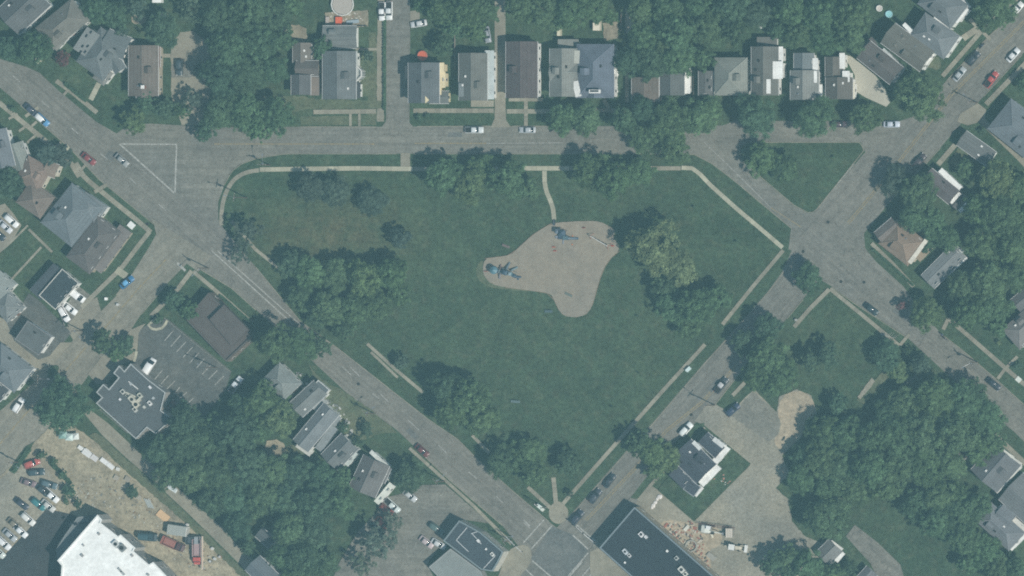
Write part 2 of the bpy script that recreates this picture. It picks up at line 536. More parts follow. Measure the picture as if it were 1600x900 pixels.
sheet('back_alley', [(132, 646), (141, 640), (170, 662), (206, 696), (250, 738), (300, 782), (350, 826), (362, 842), (400, 880), (440, 930), (430, 945), (385, 892), (345, 852), (292, 800), (240, 752), (196, 714), (160, 680)], 'concrete', R2)
P1 = sheet('parking_lot', [(216, 548), (217, 517), (240, 500), (262, 498), (362, 580), (352, 612), (322, 648), (290, 655), (262, 613), (230, 592), (207, 567)], 'asphalt_lot', R2)
sheet('apron', [(160, 556), (182, 535), (205, 515), (228, 505), (217, 520), (214, 560), (190, 570), (166, 600), (150, 600), (138, 584)], 'concrete', R2)
sheet('apron', [(103, 512), (128, 478), (152, 464), (158, 486), (130, 514), (115, 532)], 'concrete', R2)
sheet('driveway', [(100, 484), (122, 446), (148, 466), (128, 480), (106, 508)], 'asphalt_side', R2)
sheet('small_lot', [(45, 458), (62, 470), (100, 508), (112, 520), (80, 560), (62, 572), (20, 535), (5, 500), (30, 485)], 'asphalt_lot', R2)
sheet('apron', [(-20, 490), (8, 498), (22, 532), (60, 562), (78, 556), (95, 535), (113, 535), (78, 575), (55, 596), (35, 575), (0, 545), (-20, 530)], 'concrete', R2)
sheet('small_lot', [(-30, 330), (8, 318), (20, 332), (34, 352), (16, 382), (-30, 420)], 'concrete', R2)
P2 = sheet('parking_lot', [(600, 778), (642, 768), (660, 758), (696, 757), (766, 818), (724, 812), (690, 850), (668, 882), (700, 945), (505, 945), (530, 880), (560, 830), (590, 800)], 'asphalt_street', R2)
sheet('worn_bank', [(482, 568), (500, 590), (548, 618), (580, 640), (622, 676), (600, 676), (560, 690), (540, 680), (515, 640), (500, 610)], 'worn_grass', R2, rag=1.5)
sheet('sidewalk_corner', [(882, 788), (890, 800), (884, 814), (872, 820), (860, 813), (857, 800), (862, 788), (872, 782)], 'concrete', R2, smooth=2)
sheet('sidewalk_corner', [(800, 855), (822, 850), (832, 862), (828, 884), (812, 900), (800, 930), (770, 930), (782, 890), (792, 868)], 'concrete', R2, smooth=1)
sheet('sidewalk_corner', [(922, 858), (945, 845), (1030, 925), (1030, 945), (955, 945), (922, 895)], 'concrete', R2)
sheet('sidewalk_corner', [(985, 778), (997, 780), (991, 795), (938, 856), (922, 862), (930, 845), (955, 812)], 'asphalt_street', R2)
sheet('driveway', [(1322, 838), (1336, 820), (1372, 848), (1407, 882), (1425, 945), (1392, 945), (1360, 880)], 'asphalt_side', R2)
sheet('bare_patch', [(977, 14), (990, 10), (992, 48), (978, 52)], 'sand', R2, rag=1)
sheet('bare_patch', [(942, 36), (966, 34), (966, 60), (944, 64)], 'dirt', R2, rag=1)
sheet('bare_patch', [(435, 40), (478, 38), (482, 66), (452, 80), (436, 62)], 'dirt', R2, smooth=1, rag=1)
sheet('bare_patch', [(508, 20), (575, 16), (576, 42), (508, 42)], 'dirt', R2, rag=1)
sheet('bare_patch', [(1525, 415), (1550, 415), (1552, 435), (1530, 438)], 'dirt', R2, smooth=1, rag=1)
sheet('bare_patch', [(410, 690), (440, 685), (455, 715), (425, 725)], 'dirt', R2, smooth=1, rag=1)
sheet('bare_patch', [(412, 836), (440, 838), (442, 862), (420, 860)], 'sand', R2, smooth=1, rag=1.5)
sheet('worn_grass_patch', [(455, 690), (480, 712), (470, 730), (440, 716)], 'worn_grass', R2, smooth=1, rag=2)
sheet('worn_grass_patch', [(1508, 218), (1480, 258), (1500, 262), (1530, 258)], 'worn_grass', R2, smooth=1, rag=1.5)
sheet('worn_grass_patch', [(1452, 82), (1472, 92), (1468, 112), (1446, 104)], 'worn_grass', R2, smooth=1, rag=1.5)
sheet('bare_patch', [(205, 22), (230, 22), (228, 38), (206, 38)], 'dirt', R2, smooth=1, rag=1)
sheet('worn_grass_track', [(1338, 625), (1382, 578), (1392, 585), (1350, 632)], 'worn_grass', R2, rag=.8)
sheet('worn_grass_track', [(1340, 620), (1345, 624), (1368, 596), (1362, 590)], 'gravel', R2, rag=.6)

mulch = sheet('playground_surface', [(758, 404), (775, 402), (798, 399), (812, 386), (835, 365), (862, 349), (880, 347), (915, 345), (938, 346), (955, 355), (962, 360), (958, 372), (966, 380),
    (968, 392), (955, 402), (944, 418), (936, 440), (928, 470), (921, 488), (908, 495), (890, 496), (876, 490), (867, 470), (860, 458), (830, 454), (790, 449), (768, 444), (757, 432), (754, 420)], 'mulch', R2, smooth=1, rag=.4)
sheet('worn_grass_edge', [(744, 415), (757, 404), (755, 432), (770, 445), (795, 450), (840, 456), (790, 453), (765, 449), (745, 436)], 'worn_grass', 0.05, smooth=1, rag=.6)
edge_pts = [(758, 404), (775, 402), (798, 399), (812, 386), (835, 365), (862, 349)]
strip('playground_kerb', edge_pts, 1.3, 'timber', 0.0, slabs=False, height=0.25)
strip('playground_kerb', [(968, 392), (955, 402), (944, 418), (936, 440), (928, 470), (921, 488), (908, 495), (890, 496), (876, 490), (867, 470), (860, 458), (830, 454), (790, 449)], 1.2, 'timber', 0.0, slabs=False, height=0.2, smooth=1)

R3 = 0.13
PK = 'slab_pale'
strip('park_sidewalk', [(346, 352), (346, 334), (349, 312), (357, 292), (370, 276), (388, 268), (405, 266)], 6.5, 'slab', R3, smooth=1)
strip('park_sidewalk', [(406, 265), (470, 264), (560, 263), (646, 264)], 7, PK, R3)
strip('park_sidewalk', [(647, 264), (740, 263), (812, 263)], 6.5, 'slab', R3)
strip('park_sidewalk', [(813, 263), (890, 263)], 7, PK, R3)
strip('park_sidewalk', [(891, 263), (1064, 263)], 6.5, 'slab', R3)
strip('park_sidewalk', [(1065, 262), (1082, 263), (1094, 272), (1110, 289), (1150, 325), (1200, 367), (1223, 387)], 6.5, PK, R3)
strip('playground_path', [(851, 267), (851, 285), (854, 300), (861, 315), (865, 328), (866, 343)], 7, PK, R3, smooth=1)
strip('park_sidewalk', [(1224, 391), (1178, 446), (1129, 507)], 6, 'slab', R3)
strip('park_sidewalk', [(1102, 538), (1040, 606), (975, 679), (930, 730), (880, 787)], 6, 'slab', R3)
strip('park_sidewalk', [(574, 537), (618, 577), (661, 613)], 5, 'slab', R3)
strip('park_sidewalk', [(738, 680), (765, 708)], 5, 'slab', R3)
strip('park_sidewalk', [(825, 761), (862, 795)], 6, 'slab', R3)
strip('park_sidewalk', [(865, 746), (869, 786)], 7, 'slab', R3)
strip('sidewalk', [(-20, 145), (42, 196), (81, 228), (117, 261), (139, 283), (183, 319), (213, 343), (236, 363)], 7.5, 'slab', R3)
strip('sidewalk', [(88, 126), (118, 148), (152, 176)], 7, 'slab', R3)
strip('sidewalk', [(234, 362), (218, 382), (190, 419), (158, 450), (128, 480)], 7, 'slab', R3)
strip('sidewalk', [(300, 423), (277, 453), (236, 494)], 7, 'slab', R3)
strip('sidewalk', [(302, 424), (335, 452), (396, 506)], 6, 'slab', R3)
strip('sidewalk', [(490, 175), (588, 174)], 7, 'slab', R3)
strip('sidewalk', [(646, 173), (772, 173)], 7, 'slab', R3)
strip('sidewalk', [(792, 174), (865, 174)], 7, 'slab', R3)
strip('sidewalk', [(930, 172), (980, 174)], 6, 'slab', R3)
strip('sidewalk', [(1650, -60), (1600, -12), (1536, 46), (1473, 119)], 7, 'slab', R3)
strip('sidewalk', [(1650, 50), (1600, 102), (1541, 163)], 8, 'slab', R3)
strip('sidewalk', [(1493, 226), (1466, 257)], 8, 'slab', R3)
strip('sidewalk', [(1362, 380), (1395, 412), (1428, 448)], 6, 'slab', R3)
strip('sidewalk', [(1482, 498), (1515, 526), (1571, 575), (1640, 634)], 6.5, 'slab', R3)
strip('sidewalk', [(1297, 451), (1345, 490), (1405, 540)], 6, 'slab', R3)
strip('sidewalk', [(1296, 452), (1266, 482), (1241, 511)], 6.5, 'slab', R3)
strip('sidewalk', [(1164, 598), (1145, 618)], 6, 'slab', R3)
strip('sidewalk', [(640, 700), (690, 745), (740, 790), (800, 850)], 5, 'slab', R3)
strip('sidewalk', [(1553, 678), (1600, 722), (1650, 765)], 8, 'slab', R3)
R4 = 0.16
for p, w_, m_ in (([(822, 150), (822, 197)], 6, 'slab'), ([(795, 156), (848, 156)], 5, 'slab'), ([(980, 112), (980, 160)], 6, 'slab'), ([(65, 386), (17, 438)], 3.5, 'slab'),
                  ([(45, 358), (82, 394)], 4, 'slab'), ([(44, 352), (16, 380)], 3, 'slab'), ([(155, 130), (142, 156)], 8, 'slab_pale'), ([(1559, 592), (1571, 576), (1590, 557)], 5, 'slab'),
                  ([(1482, 498), (1474, 515)], 6, 'slab'), ([(182, 421), (198, 432)], 11, 'slab_pale'), ([(95, 237), (108, 229)], 8, 'slab_pale'), ([(116, 256), (127, 275)], 14, 'slab'),
                  ([(248, 87), (267, 87)], 6, 'slab'), ([(556, 77), (590, 77)], 4, 'slab'), ([(736, 162), (772, 162)], 10, 'slab'), ([(1406, 540), (1421, 522)], 5, 'slab'),
                  ([(40, 182), (60, 168)], 5, 'slab'), ([(148, 300), (168, 288)], 6, 'slab'), ([(1505, 60), (1535, 40)], 10, 'slab'), ([(1515, 30), (1548, 62)], 5, 'slab'),
                  ([(944, 156), (952, 170)], 6, 'slab'), ([(245, 497), (232, 508), (240, 516), (256, 512), (262, 500)], 4, 'slab_pale'), ([(214, 549), (210, 565)], 4, 'slab_pale'),
                  ([(1015, 760), (1038, 736)], 5, 'slab'), ([(1092, 792), (1112, 764)], 3, 'slab'), ([(1090, 792), (1078, 780)], 3, 'slab'), ([(1082, 690), (1102, 668)], 4, 'slab'), ([(30, 205), (46, 194)], 4, 'slab'), ([(43, 223), (60, 208)], 4, 'slab'), ([(14, 186), (28, 178)], 4, 'slab'), ([(50, 197), (58, 190)], 4, 'slab'), ([(88, 229), (96, 222)], 4, 'slab'), ([(125, 268), (134, 258)], 4, 'slab'), ([(100, 148), (110, 138)], 4, 'slab'), ([(548, 178), (548, 197)], 4, 'slab'), ([(562, 178), (562, 197)], 4, 'slab'), ([(362, 345), (400, 390), (438, 420)], 5, 'slab'), ([(580, 550), (622, 590)], 4, 'slab')):
    strip('front_walk', p, w_, m_, R4)
sheet('house_lawn', [(1028, 766), (1085, 815), (1172, 727), (1150, 708), (1112, 678), (1098, 668), (1060, 735), (1040, 750)], 'lawn', 0.30)
sheet('verge_grass', [(1080, 664), (1102, 661), (1085, 688), (1074, 686)], 'lawn', 0.30)
sheet('planter', [(75, 578), (85, 570), (94, 572), (90, 584), (82, 592), (75, 590)], 'lawn', 0.30, smooth=2)
sheet('verge_grass', [(14, 735), (42, 697), (55, 690), (42, 712), (22, 740)], 'lawn', 0.30, rag=1)
sheet('verge_grass', [(150, 676), (165, 686), (196, 716), (245, 758), (292, 802), (345, 855), (390, 900), (382, 905), (335, 860), (285, 812), (235, 770), (185, 725), (140, 680)], 'worn_grass', 0.30, rag=1.2)

# kerbs
for p in ([(400, 248), (445, 240.5), (620, 240.5)], [(645, 240.5), (850, 240.5), (1000, 240.5), (1085, 241.5), (1112, 255.5), (1150, 284.5), (1200, 326.5), (1236, 356.5)],
          [(1224, 425), (1202, 455), (1152, 512), (1102, 567), (1022, 660), (987, 697), (897, 800)], [(400, 417.5), (470, 502.5), (530, 545.5), (668, 654), (715, 686), (750, 721), (800, 766), (858, 815)],
          [(32, 164.5), (110, 232.5), (155, 280.5), (240, 350)], [(1168, 222.5), (1345, 222.5), (1350, 235), (1273, 331), (1262, 332), (1240, 320), (1186, 274), (1158, 249), (1156, 232), (1168, 222.5)],
          [(655, 705.5), (705, 752.5), (785, 821)], [(310, 419), (362, 450.5), (400, 484.5)], [(470, 198), (588, 198)], [(652, 197.5), (767, 197)], [(800, 197), (860, 197)],
          [(1480, 125), (1545, 57), (1600, 5)], [(1537, 151), (1597, 86)], [(1447, 256), (1470, 231)], [(1415, 526), (1345, 481), (1300, 449)], [(1474, 524), (1504, 547), (1554, 590), (1600, 632)],
          [(1117, 633), (1150, 591)], [(1230, 498), (1255, 468)], [(221, 491), (262, 443)], [(200, 437), (182, 461)], [(351, 288), (362, 268), (378, 256), (400, 248)]):
    strip('kerb', p, 0.95, 'slab', 0.0, height=0.13)

# painted markings, children of the road they lie on
def line(par, pts, w_, m_, z=0.055):
    mb = MB()
    P = [W(x, y) for x, y in pts]
    for a, b in zip(P, P[1:]):
        d = (b - a).normalized(); n = Vector((-d.y, d.x, 0)) * w_ / 2
        mb.face([(q.x, q.y, z) for q in (a - n, b - n, b + n, a + n)])
    return mb.build('painted_line', m_, par)
for a, b in (((20, 118), (31, 128)), ((65, 158), (77, 168)), ((112, 200), (122, 209)), ((157, 240), (168, 249)), ((203, 278), (213, 288)), ((248, 319), (259, 329)),
             ((535, 573), (549, 586)), ((548, 574), (562, 588)), ((582, 615), (592, 623)), ((595, 616), (607, 628)), ((637, 656), (655, 672)), ((685, 695), (698, 708)), ((732, 737), (745, 748)), ((775, 775), (786, 786)), ((818, 816), (828, 825))):
    line(avenue, [a, b], .28, 'line_faint')
line(avenue, [(187, 225), (273, 302)], .42, 'line_white'); line(avenue, [(276, 226), (273.5, 302)], .42, 'line_white')
line(avenue, [(189, 225), (276, 225.5)], .34, 'line_white', .058)
line(avenue, [(330, 391), (392, 447), (458, 507)], .32, 'line_white'); line(avenue, [(340, 392), (402, 447), (472, 510)], .25, 'line_white')
line(avenue, [(277, 411), (290, 423)], .7, 'line_white')
for a, b in (((1600, 32), (1545, 87)), ((1545, 87), (1485, 147)), ((1485, 147), (1395, 262)), ((1395, 262), (1324, 348)), ((1150, 570), (1095, 628)), ((1095, 628), (1040, 672)), ((1040, 672), (992, 730)), ((992, 730), (914, 812))):
    line(cross, [a, b], .28, 'line_yellow')
    line(cross, [(a[0] + 2.6, a[1] + 2), (b[0] + 2.6, b[1] + 2)], .25, 'line_yellow')
line(cross, [(1335, 256), (1275, 328)], .2, 'line_faint')
for p in ([(260, 405), (217, 450)], [(217, 450), (160, 517)], [(135, 542), (97, 585)], [(97, 585), (37, 650)], [(37, 650), (-10, 705)]):
    line(west, p, .35, 'line_yellow')
line(street, [(1205, 325), (1252, 355)], .25, 'line_yellow'); line(street, [(335, 225), (470, 225)], .3, 'line_yellow'); line(street, [(470, 225), (585, 225)], .3, 'line_yellow'); line(street, [(648, 224), (760, 224)], .3, 'line_yellow'); line(street, [(760, 224), (880, 223)], .2, 'line_faint')
line(street, [(1100, 222), (1150, 270), (1205, 325)], .2, 'line_faint')
for p in ([(850, 812), (818, 848)], [(862, 822), (830, 858)], [(895, 836), (919, 858)], [(901, 820), (932, 847)], [(919, 864), (888, 900)], [(528, 0), (528, 0.1)], [(910, 878), (890, 900)],
          [(927, 881), (910, 900)], [(936, 885), (920, 902)], [(832, 876), (862, 902)], [(820, 888), (836, 903)], [(818, 812), (828, 822)]):
    if p[0][0] != 528:
        line(avenue, p, .38, 'line_white', .085)
T = lambda x, y: (x / 4, 450 + y / 4)
for a, b in (((1085, 265), (1030, 330)), ((1130, 295), (1070, 365)), ((1165, 335), (1105, 400)), ((1205, 370), (1145, 435)), ((1245, 405), (1185, 470)), ((1280, 440), (1230, 500)), ((1320, 480), (1265, 540)),
             ((1360, 515), (1305, 570)), ((1400, 550), (1345, 605)), ((1015, 515), (965, 575)), ((1055, 545), (1000, 610)), ((1095, 580), (1035, 640)), ((1125, 620), (1080, 675)), ((1170, 650), (1110, 705)), ((1210, 690), (1140, 750)), ((1140, 765), (1100, 810))):
    line(P1, [T(*a), T(*b)], .22, 'line_white', .22).name = 'stall_line'

for par, x, y in ((cross, 1294, 347), (cross, 1255, 393), (cross, 1080, 648), (side, 1314, 440), (side, 1350, 441), (avenue, 230, 350), (street, 860, 204), (street, 690, 232), (avenue, 560, 600), (west, 150, 540)):
    p = W(x, y)
    MB().bar((p.x, p.y, .03), (p.x, p.y, .10), .42, seg=12).build('manhole_cover', 'tyre', par)
# tar patches where the asphalt was cut open
for par, q in ((avenue, [(170, 235), (182, 240), (176, 252), (164, 246)]), (street, [(700, 207), (722, 207), (722, 214), (700, 214)]), (cross, [(1250, 400), (1262, 412), (1252, 420), (1241, 409)]), (side, [(1400, 480), (1422, 496), (1416, 503), (1395, 487)]), (cross, [(1120, 590), (1128, 598), (1112, 614), (1105, 607)]), (avenue, [(640, 668), (655, 682), (650, 688), (634, 674)])):
    sheet('asphalt_patch', q, 'asphalt_new', R1, parent=par)
# ------------------------------------------------------------------ buildings
def bars(mb, pairs, r):
    for a, b in pairs: mb.bar(a, b, r, seg=4)
    return mb

WIN_F = MB().box(0, 0, 0, .95, .10, 1.35).mesh('window'); WIN_F.materials.append(MATS['trim_white'])
WIN_P = MB().box(0, -.03, 0, .74, .10, 1.12).mesh('pane'); WIN_P.materials.append(MATS['glass_dark'])
VENT = MB().box(0, 0, .2, .34, .34, .4).mesh('roof_vent'); VENT.materials.append(MATS['steel'])

VENT_W = MB().box(0, 0, .15, .62, .45, .35).mesh('roof_vent'); VENT_W.materials.append(MATS['trim_white'])
VENT_D = MB().box(0, 0, .12, .8, .5, .3).mesh('roof_vent'); VENT_D.materials.append(MATS['tyre'])

GREY, LGREY, BLUE, SLATE, BROWN, TAN, DARK, BLK = (.135, .135, .125), (.215, .215, .195), (.135, .15, .165), (.105, .12, .14), (.125, .105, .092), (.23, .175, .125), (.072, .075, .078), (.028, .034, .042)
WHT, CRM, TANW, GRW = (.80, .80, .76), (.70, .60, .38), (.42, .36, .27), (.40, .42, .42)
EXTRA = {}

def rect_of(ax, ay, bx, by, w, he):
    A, B = W(ax, ay, he), W(bx, by, he)
    d = (B - A); L = d.length; d.normalize()
    return (A + B) / 2, d, L, w * S

def house(label, mods, wall=WHT, col=GREY, he=5.2, chimney=None, vents=2, name='house', cat='house', win=True, group=None, door=True, dormer=True):
    """mods: (ax, ay, bx, by, width_px, type, dict) with the ridge running a->b at eave level"""
    info = []
    for m in mods:
        k = m[6] if len(m) > 6 else {}
        h = k.get('he', he)
        c, d, L, w = rect_of(*m[:5], h)
        info.append((c, d, L, w, h, m[5], k))
    c0 = info[0][0]
    base = Vector((c0.x, c0.y, 0))
    t = thing(name, label, cat, base, 0, group)
    def inside(p, skip):
        for i, (c, d, L, w, h, ty, k) in enumerate(info):
            if i == skip: continue
            q = p - c
            if abs(q.x * d.x + q.y * d.y) < L / 2 and abs(-q.x * d.y + q.y * d.x) < w / 2 and p.z < h: return True
        return False
    nv = 0
    for mi, (c, d, L, w, h, ty, k) in enumerate(info):
        ang = math.atan2(d.y, d.x)
        lc = Vector((c.x - base.x, c.y - base.y, 0))
        rc = k.get('col', col); wc = k.get('wall', wall)
        ov = k.get("ov", 0.22)
        pitch = k.get('pitch', 0.5 if w < 9 else 0.42)
        rh = w / 2 * pitch
        hl, hw = L / 2, w / 2
        z0 = h + 0.0013 * mi
        mb = MB().box(0, 0, z0 / 2, L - .5, w - .5, z0)
        if ty == 'gable':
            x = hl - .25; y = hw - .25; zz = z0 + rh * (y / hw) - .22
            for sx in (-1, 1):
                mb.face([(sx * x, -y * sx, z0 - .02), (sx * x, y * sx, z0 - .02), (sx * x, 0, zz)])
        mb.build('wall', 'siding', t, wc, lc, (0, 0, ang))
        rm = k.get('mat', 'shingle')
        rb = MB()
        X, Y = hl + ov, hw + ov
        ze = z0 - ov * pitch if ty in ('gable', 'hip') else z0
        tk = .2
        if ty == 'gable':
            prof = [(-Y, ze), (0, z0 + rh), (Y, ze), (Y, ze - tk), (0, z0 + rh - tk), (-Y, ze - tk)]
            n = 6
            vs = [(-X, y, z) for y, z in prof] + [(X, y, z) for y, z in prof]
            rb.v = vs
            for i in range(n):
                j = (i + 1) % n
                rb.f.append((i, j, n + j, n + i)[::-1])
            rb.f += [(0, 1, 4, 5), (1, 2, 3, 4), (n + 5, n + 4, n + 1, n), (n + 4, n + 3, n + 2, n + 1)]
            ridges = [((-X, 0, z0 + rh), (X, 0, z0 + rh))]
        elif ty == 'hip':
            r = max(0.05, X - Y)
            if X < Y:
                r = 0.05
            top = ze + min(X, Y) * pitch
            e = [(-X, -Y, ze), (X, -Y, ze), (X, Y, ze), (-X, Y, ze)]
            a, b = (-r, 0, top), (r, 0, top)
            rb.face([e[0], e[1], b, a]).face([e[1], e[2], b]).face([e[2], e[3], a, b]).face([e[3], e[0], a])
            for i in range(4):
                p, q = e[i], e[(i + 1) % 4]
                rb.face([(p[0], p[1], ze - tk), (q[0], q[1], ze - tk), q, p])
            ridges = [(a, b), (e[0], a), (e[3], a), (e[1], b), (e[2], b)]
        else:
            rb.box(0, 0, z0 + .1, 2 * X, 2 * Y, .2)
            ridges = []
        ro = rb.build('roof', rm, t, rc, lc, (0, 0, ang))
        if ridges and L * S > 0 and w > 4:
            bars(MB(), [(Vector(p) + Vector((0, 0, .02)), Vector(q) + Vector((0, 0, .02))) for p, q in ridges], .13).build('ridge_cap', rm, ro, tuple(min(1, x * 1.25) for x in rc))
        if ty == 'flat' and k.get('rim', w > 3):
            rimc = k.get('rimc', (.5, .5, .48))
            mb = MB()
            mb.box(0, Y - .1, z0 + .29, 2 * X, .2, .18).box(0, -Y + .1, z0 + .29, 2 * X, .2, .18).box(X - .1, 0, z0 + .288, .2, 2 * Y - .4, .18).box(-X + .1, 0, z0 + .288, .2, 2 * Y - .4, .18)
            mb.build('parapet', 'painted', t, rimc, lc, (0, 0, ang))
        else:
            if ty == 'gable':
                for sy in (-1, 1):
                    MB().box(0, sy * (Y + .06), ze - .1, 2 * X, .12, .13).build('gutter', 'painted', ro, (.6, .6, .58))
        # windows on the walls that face the aircraft
        if win and ty != 'shed' and h > 2.4:
            for nx, ny, ln, off in ((1, 0, w, hl), (-1, 0, w, hl), (0, 1, L, hw), (0, -1, L, hw)):
                wn = Vector((d.x * nx - d.y * ny, d.y * nx + d.x * ny, 0))
                if wn.x * .9 - wn.y * .35 < .25: continue
                cnt = int(ln / 3.0)
                for s_ in range(cnt):
                    u = (s_ + .5) / cnt * ln - ln / 2
                    for zf in ((1.7,) if h < 4 else (1.7, 4.2)):
                        pl = Vector((nx * (off - .25) + (u if nx == 0 else 0), ny * (off - .25) + (u if ny == 0 else 0), zf))
                        pw = Vector((c.x + pl.x * d.x - pl.y * d.y, c.y + pl.x * d.y + pl.y * d.x, zf))
                        if inside(pw + wn * .3, mi): continue
                        wa = math.atan2(wn.y, wn.x) + math.pi / 2
                        f = link('window', WIN_F, None, t, None, pw - base, (0, 0, wa))
                        link('pane', WIN_P, None, f)
        for _ in range(vents if mi == 0 else (1 if w > 6 and vents else 0)):
            u, v = rnd.uniform(-.35, .35) * L, rnd.uniform(.12, .36) * w * rnd.choice((-1, 1))
            zt = z0 + (rh * (1 - abs(v) / hw) if ty in ('gable', 'hip') else .15) - .05
            if ty == 'hip' and abs(u) > max(.1, hl - hw * .9): u *= .3
            pos = lc + Vector((u * d.x - v * d.y, u * d.y + v * d.x, zt))
            link('roof_vent', rnd.choice((VENT, VENT_W, VENT_D)), None, t, None, pos, (0, 0, ang))
        if mi == 0 and ty in ('gable', 'hip') and w > 5.5 and L > 7 and dormer:
            sg = rnd.choice((-1, 1)); u = rnd.uniform(-.2, .2) * L; v = sg * w * .24
            zt = z0 + rh * .42
            dm = MB().box(0, 0, .5, 1.7, w * .20, 1.0)
            dm.face([(-.95, -w * .13, .98), (.95, -w * .13, .98), (.95, 0, 1.45), (-.95, 0, 1.45)]).face([(.95, w * .13, .98), (-.95, w * .13, .98), (-.95, 0, 1.45), (.95, 0, 1.45)])
            dm.build('dormer', rm, t, (lambda g: tuple(q * g for q in rc))(rnd.uniform(.75, 1.2)), lc + Vector((u * d.x - v * d.y, u * d.y + v * d.x, zt)), (0, 0, ang))
    if chimney:
        c, d, L, w, h, ty, k = info[0]
        p = W(chimney[0], chimney[1], h + 2)
        ch = MB().box(0, 0, (h + 2.6) / 2, .8, .8, h + 2.6).build('chimney', 'brick', t, None, Vector((p.x - base.x, p.y - base.y, 0)), (0, 0, math.atan2(d.y, d.x)))
        MB().box(0, 0, h + 2.65, 1.0, 1.0, .14).build('chimney_cap', 'slab_cap' if 'slab_cap' in MATS else 'trim_white', ch)
    if door:
        c, d, L, w, h, ty, k = info[0]
        best = max(((1, 0), (-1, 0), (0, 1), (0, -1)), key=lambda n: -(d.y * n[0] + d.x * n[1]))
        off = (L / 2 if best[0] else w / 2) - .22
        pl = Vector((best[0] * off, best[1] * off, 1.05))
        pw = Vector((c.x - base.x + pl.x * d.x - pl.y * d.y, c.y - base.y + pl.x * d.y + pl.y * d.x, 1.05))
        wn = Vector((d.x * best[0] - d.y * best[1], d.y * best[0] + d.x * best[1], 0))
        dr = MB().box(0, 0, 0, 1.0, .1, 2.1).build('door', 'painted', t, (.25, .12, .08), pw, (0, 0, math.atan2(wn.y, wn.x) + math.pi / 2))
        MB().box(.38, -.08, 0, .05, .08, .12).build('door_handle', 'steel', dr)
    return t, base

def flat_building(label, pts, h, col, wall, rim=(.5, .5, .48), name='commercial_building', cat='building', mat='membrane', units=(), win=True, rimw=.35, rimh=.5, win_rows=(1.9,)):
    P = ccw([tuple(W(x, y, h))[:2] for x, y in pts])
    bx, by = sum(p[0] for p in P) / len(P), sum(p[1] for p in P) / len(P)
    P = [(x - bx, y - by) for x, y in P]
    t = thing(name, label, cat, (bx, by, 0))
    MB().prism(P, 0, h - .05, False).build('wall', 'siding', t, wall)
    mb = MB(); mb.face([(x, y, h) for x, y in P]); mb.build('roof', mat, t, col)
    mb = MB()
    n = len(P)
    inner = []
    for i in range(n):
        a, b, c = Vector((*P[i - 1], 0)), Vector((*P[i], 0)), Vector((*P[(i + 1) % n], 0))
        d1, d2 = (b - a).normalized(), (c - b).normalized()
        n1, n2 = Vector((-d1.y, d1.x, 0)), Vector((-d2.y, d2.x, 0))
        m = (n1 + n2); m = m / max(.3, m.length_squared) * 2
        inner.append(b + m * rimw)
    for i in range(n):
        j = (i + 1) % n
        a, b, c, e = P[i], P[j], inner[j], inner[i]
        z1 = h + rimh
        mb.face([(*a, z1), (*b, z1), (c.x, c.y, z1), (e.x, e.y, z1)])
        mb.face([(*a, h - .3), (*b, h - .3), (*b, z1), (*a, z1)])
        mb.face([(c.x, c.y, h), (e.x, e.y, h), (e.x, e.y, z1), (c.x, c.y, z1)])
    mb.build('parapet', 'painted', t, rim)
    for (ux, uy, lx, ly, lz, cc) in units:
        p = W(ux, uy, h)
        u = MB().box(0, 0, lz / 2, lx, ly, lz).build('rooftop_unit', 'painted', t, cc, Vector((p.x - bx, p.y - by, h)), (0, 0, TD + math.pi))
        if lx > .9:
            MB().bar((0, 0, lz), (0, 0, lz + .12), min(lx, ly) * .34, seg=10).build('fan', 'tyre', u)
    if win:
        for i in range(n):
            a, b = Vector((*P[i], 0)), Vector((*P[(i + 1) % n], 0))
            d = b - a; L = d.length
            if L < 4: continue
            d.normalize(); nn = Vector((d.y, -d.x, 0))
            if nn.x * .9 - nn.y * .35 < .2: continue
            cnt = int(L / 3.2)
            for s_ in range(cnt):
                for zf in win_rows:
                    p = a + d * (s_ + .5) / cnt * L + Vector((0, 0, zf))
                    f = link('window', WIN_F, None, t, None, p, (0, 0, math.atan2(nn.y, nn.x) + math.pi / 2))
                    link('pane', WIN_P, None, f)
    return t, Vector((bx, by, 0))

def part(t, base, name, mat, mb, color=None):
    o = mb.build(name, mat, t, color)
    o.location = -base
    return o

# top left
house('grey house cut by the top left corner of the photo', [(12, 35, 60, -10, 50, 'gable')], col=(.12, .125, .125))
house('grey brown house second from the top left corner beside the avenue', [(70, 60, 125, 15, 42, 'hip'), (84, 74, 100, 56, 13, 'flat', dict(he=3, col=LGREY, rim=False)), (108, 22, 124, 36, 22, 'hip', dict(col=LGREY, he=5.4))], col=(.165, .16, .14))
hs, b0 = house('large blue grey house with many roof planes and a flat part with dark vents', [(140, 110, 178, 58, 50, 'hip'), (165, 62, 198, 76, 34, 'gable', dict(he=5.3)), (126, 82, 147, 50, 24, 'flat', dict(he=5.5, col=(.22, .23, .22), rim=False)), (152, 112, 168, 124, 22, 'hip', dict(he=4, col=LGREY)), (176, 90, 188, 110, 18, 'gable', dict(he=5.0))], col=(.15, .165, .165))
for i, (x, y) in enumerate(((135, 56), (142, 50), (129, 72), (137, 72), (126, 81), (133, 81))):
    p = W(x, y, 5.75); part(hs, b0, 'skylight', 'glass_dark', MB().box(p.x, p.y, 5.78, .9, .5, .12, .9))
house('brown roofed house beside the driveway with a parked dark car', [(224, 72, 224, 149, 44, 'gable', dict(pitch=.3)), (240, 74, 240, 104, 18, 'gable', dict(he=4, col=(.20, .14, .115))), (223, 128, 223, 152, 18, 'gable', dict(he=5.6, col=(.14, .12, .105)))], col=(.165, .14, .12), chimney=(224, 136), wall=TANW)
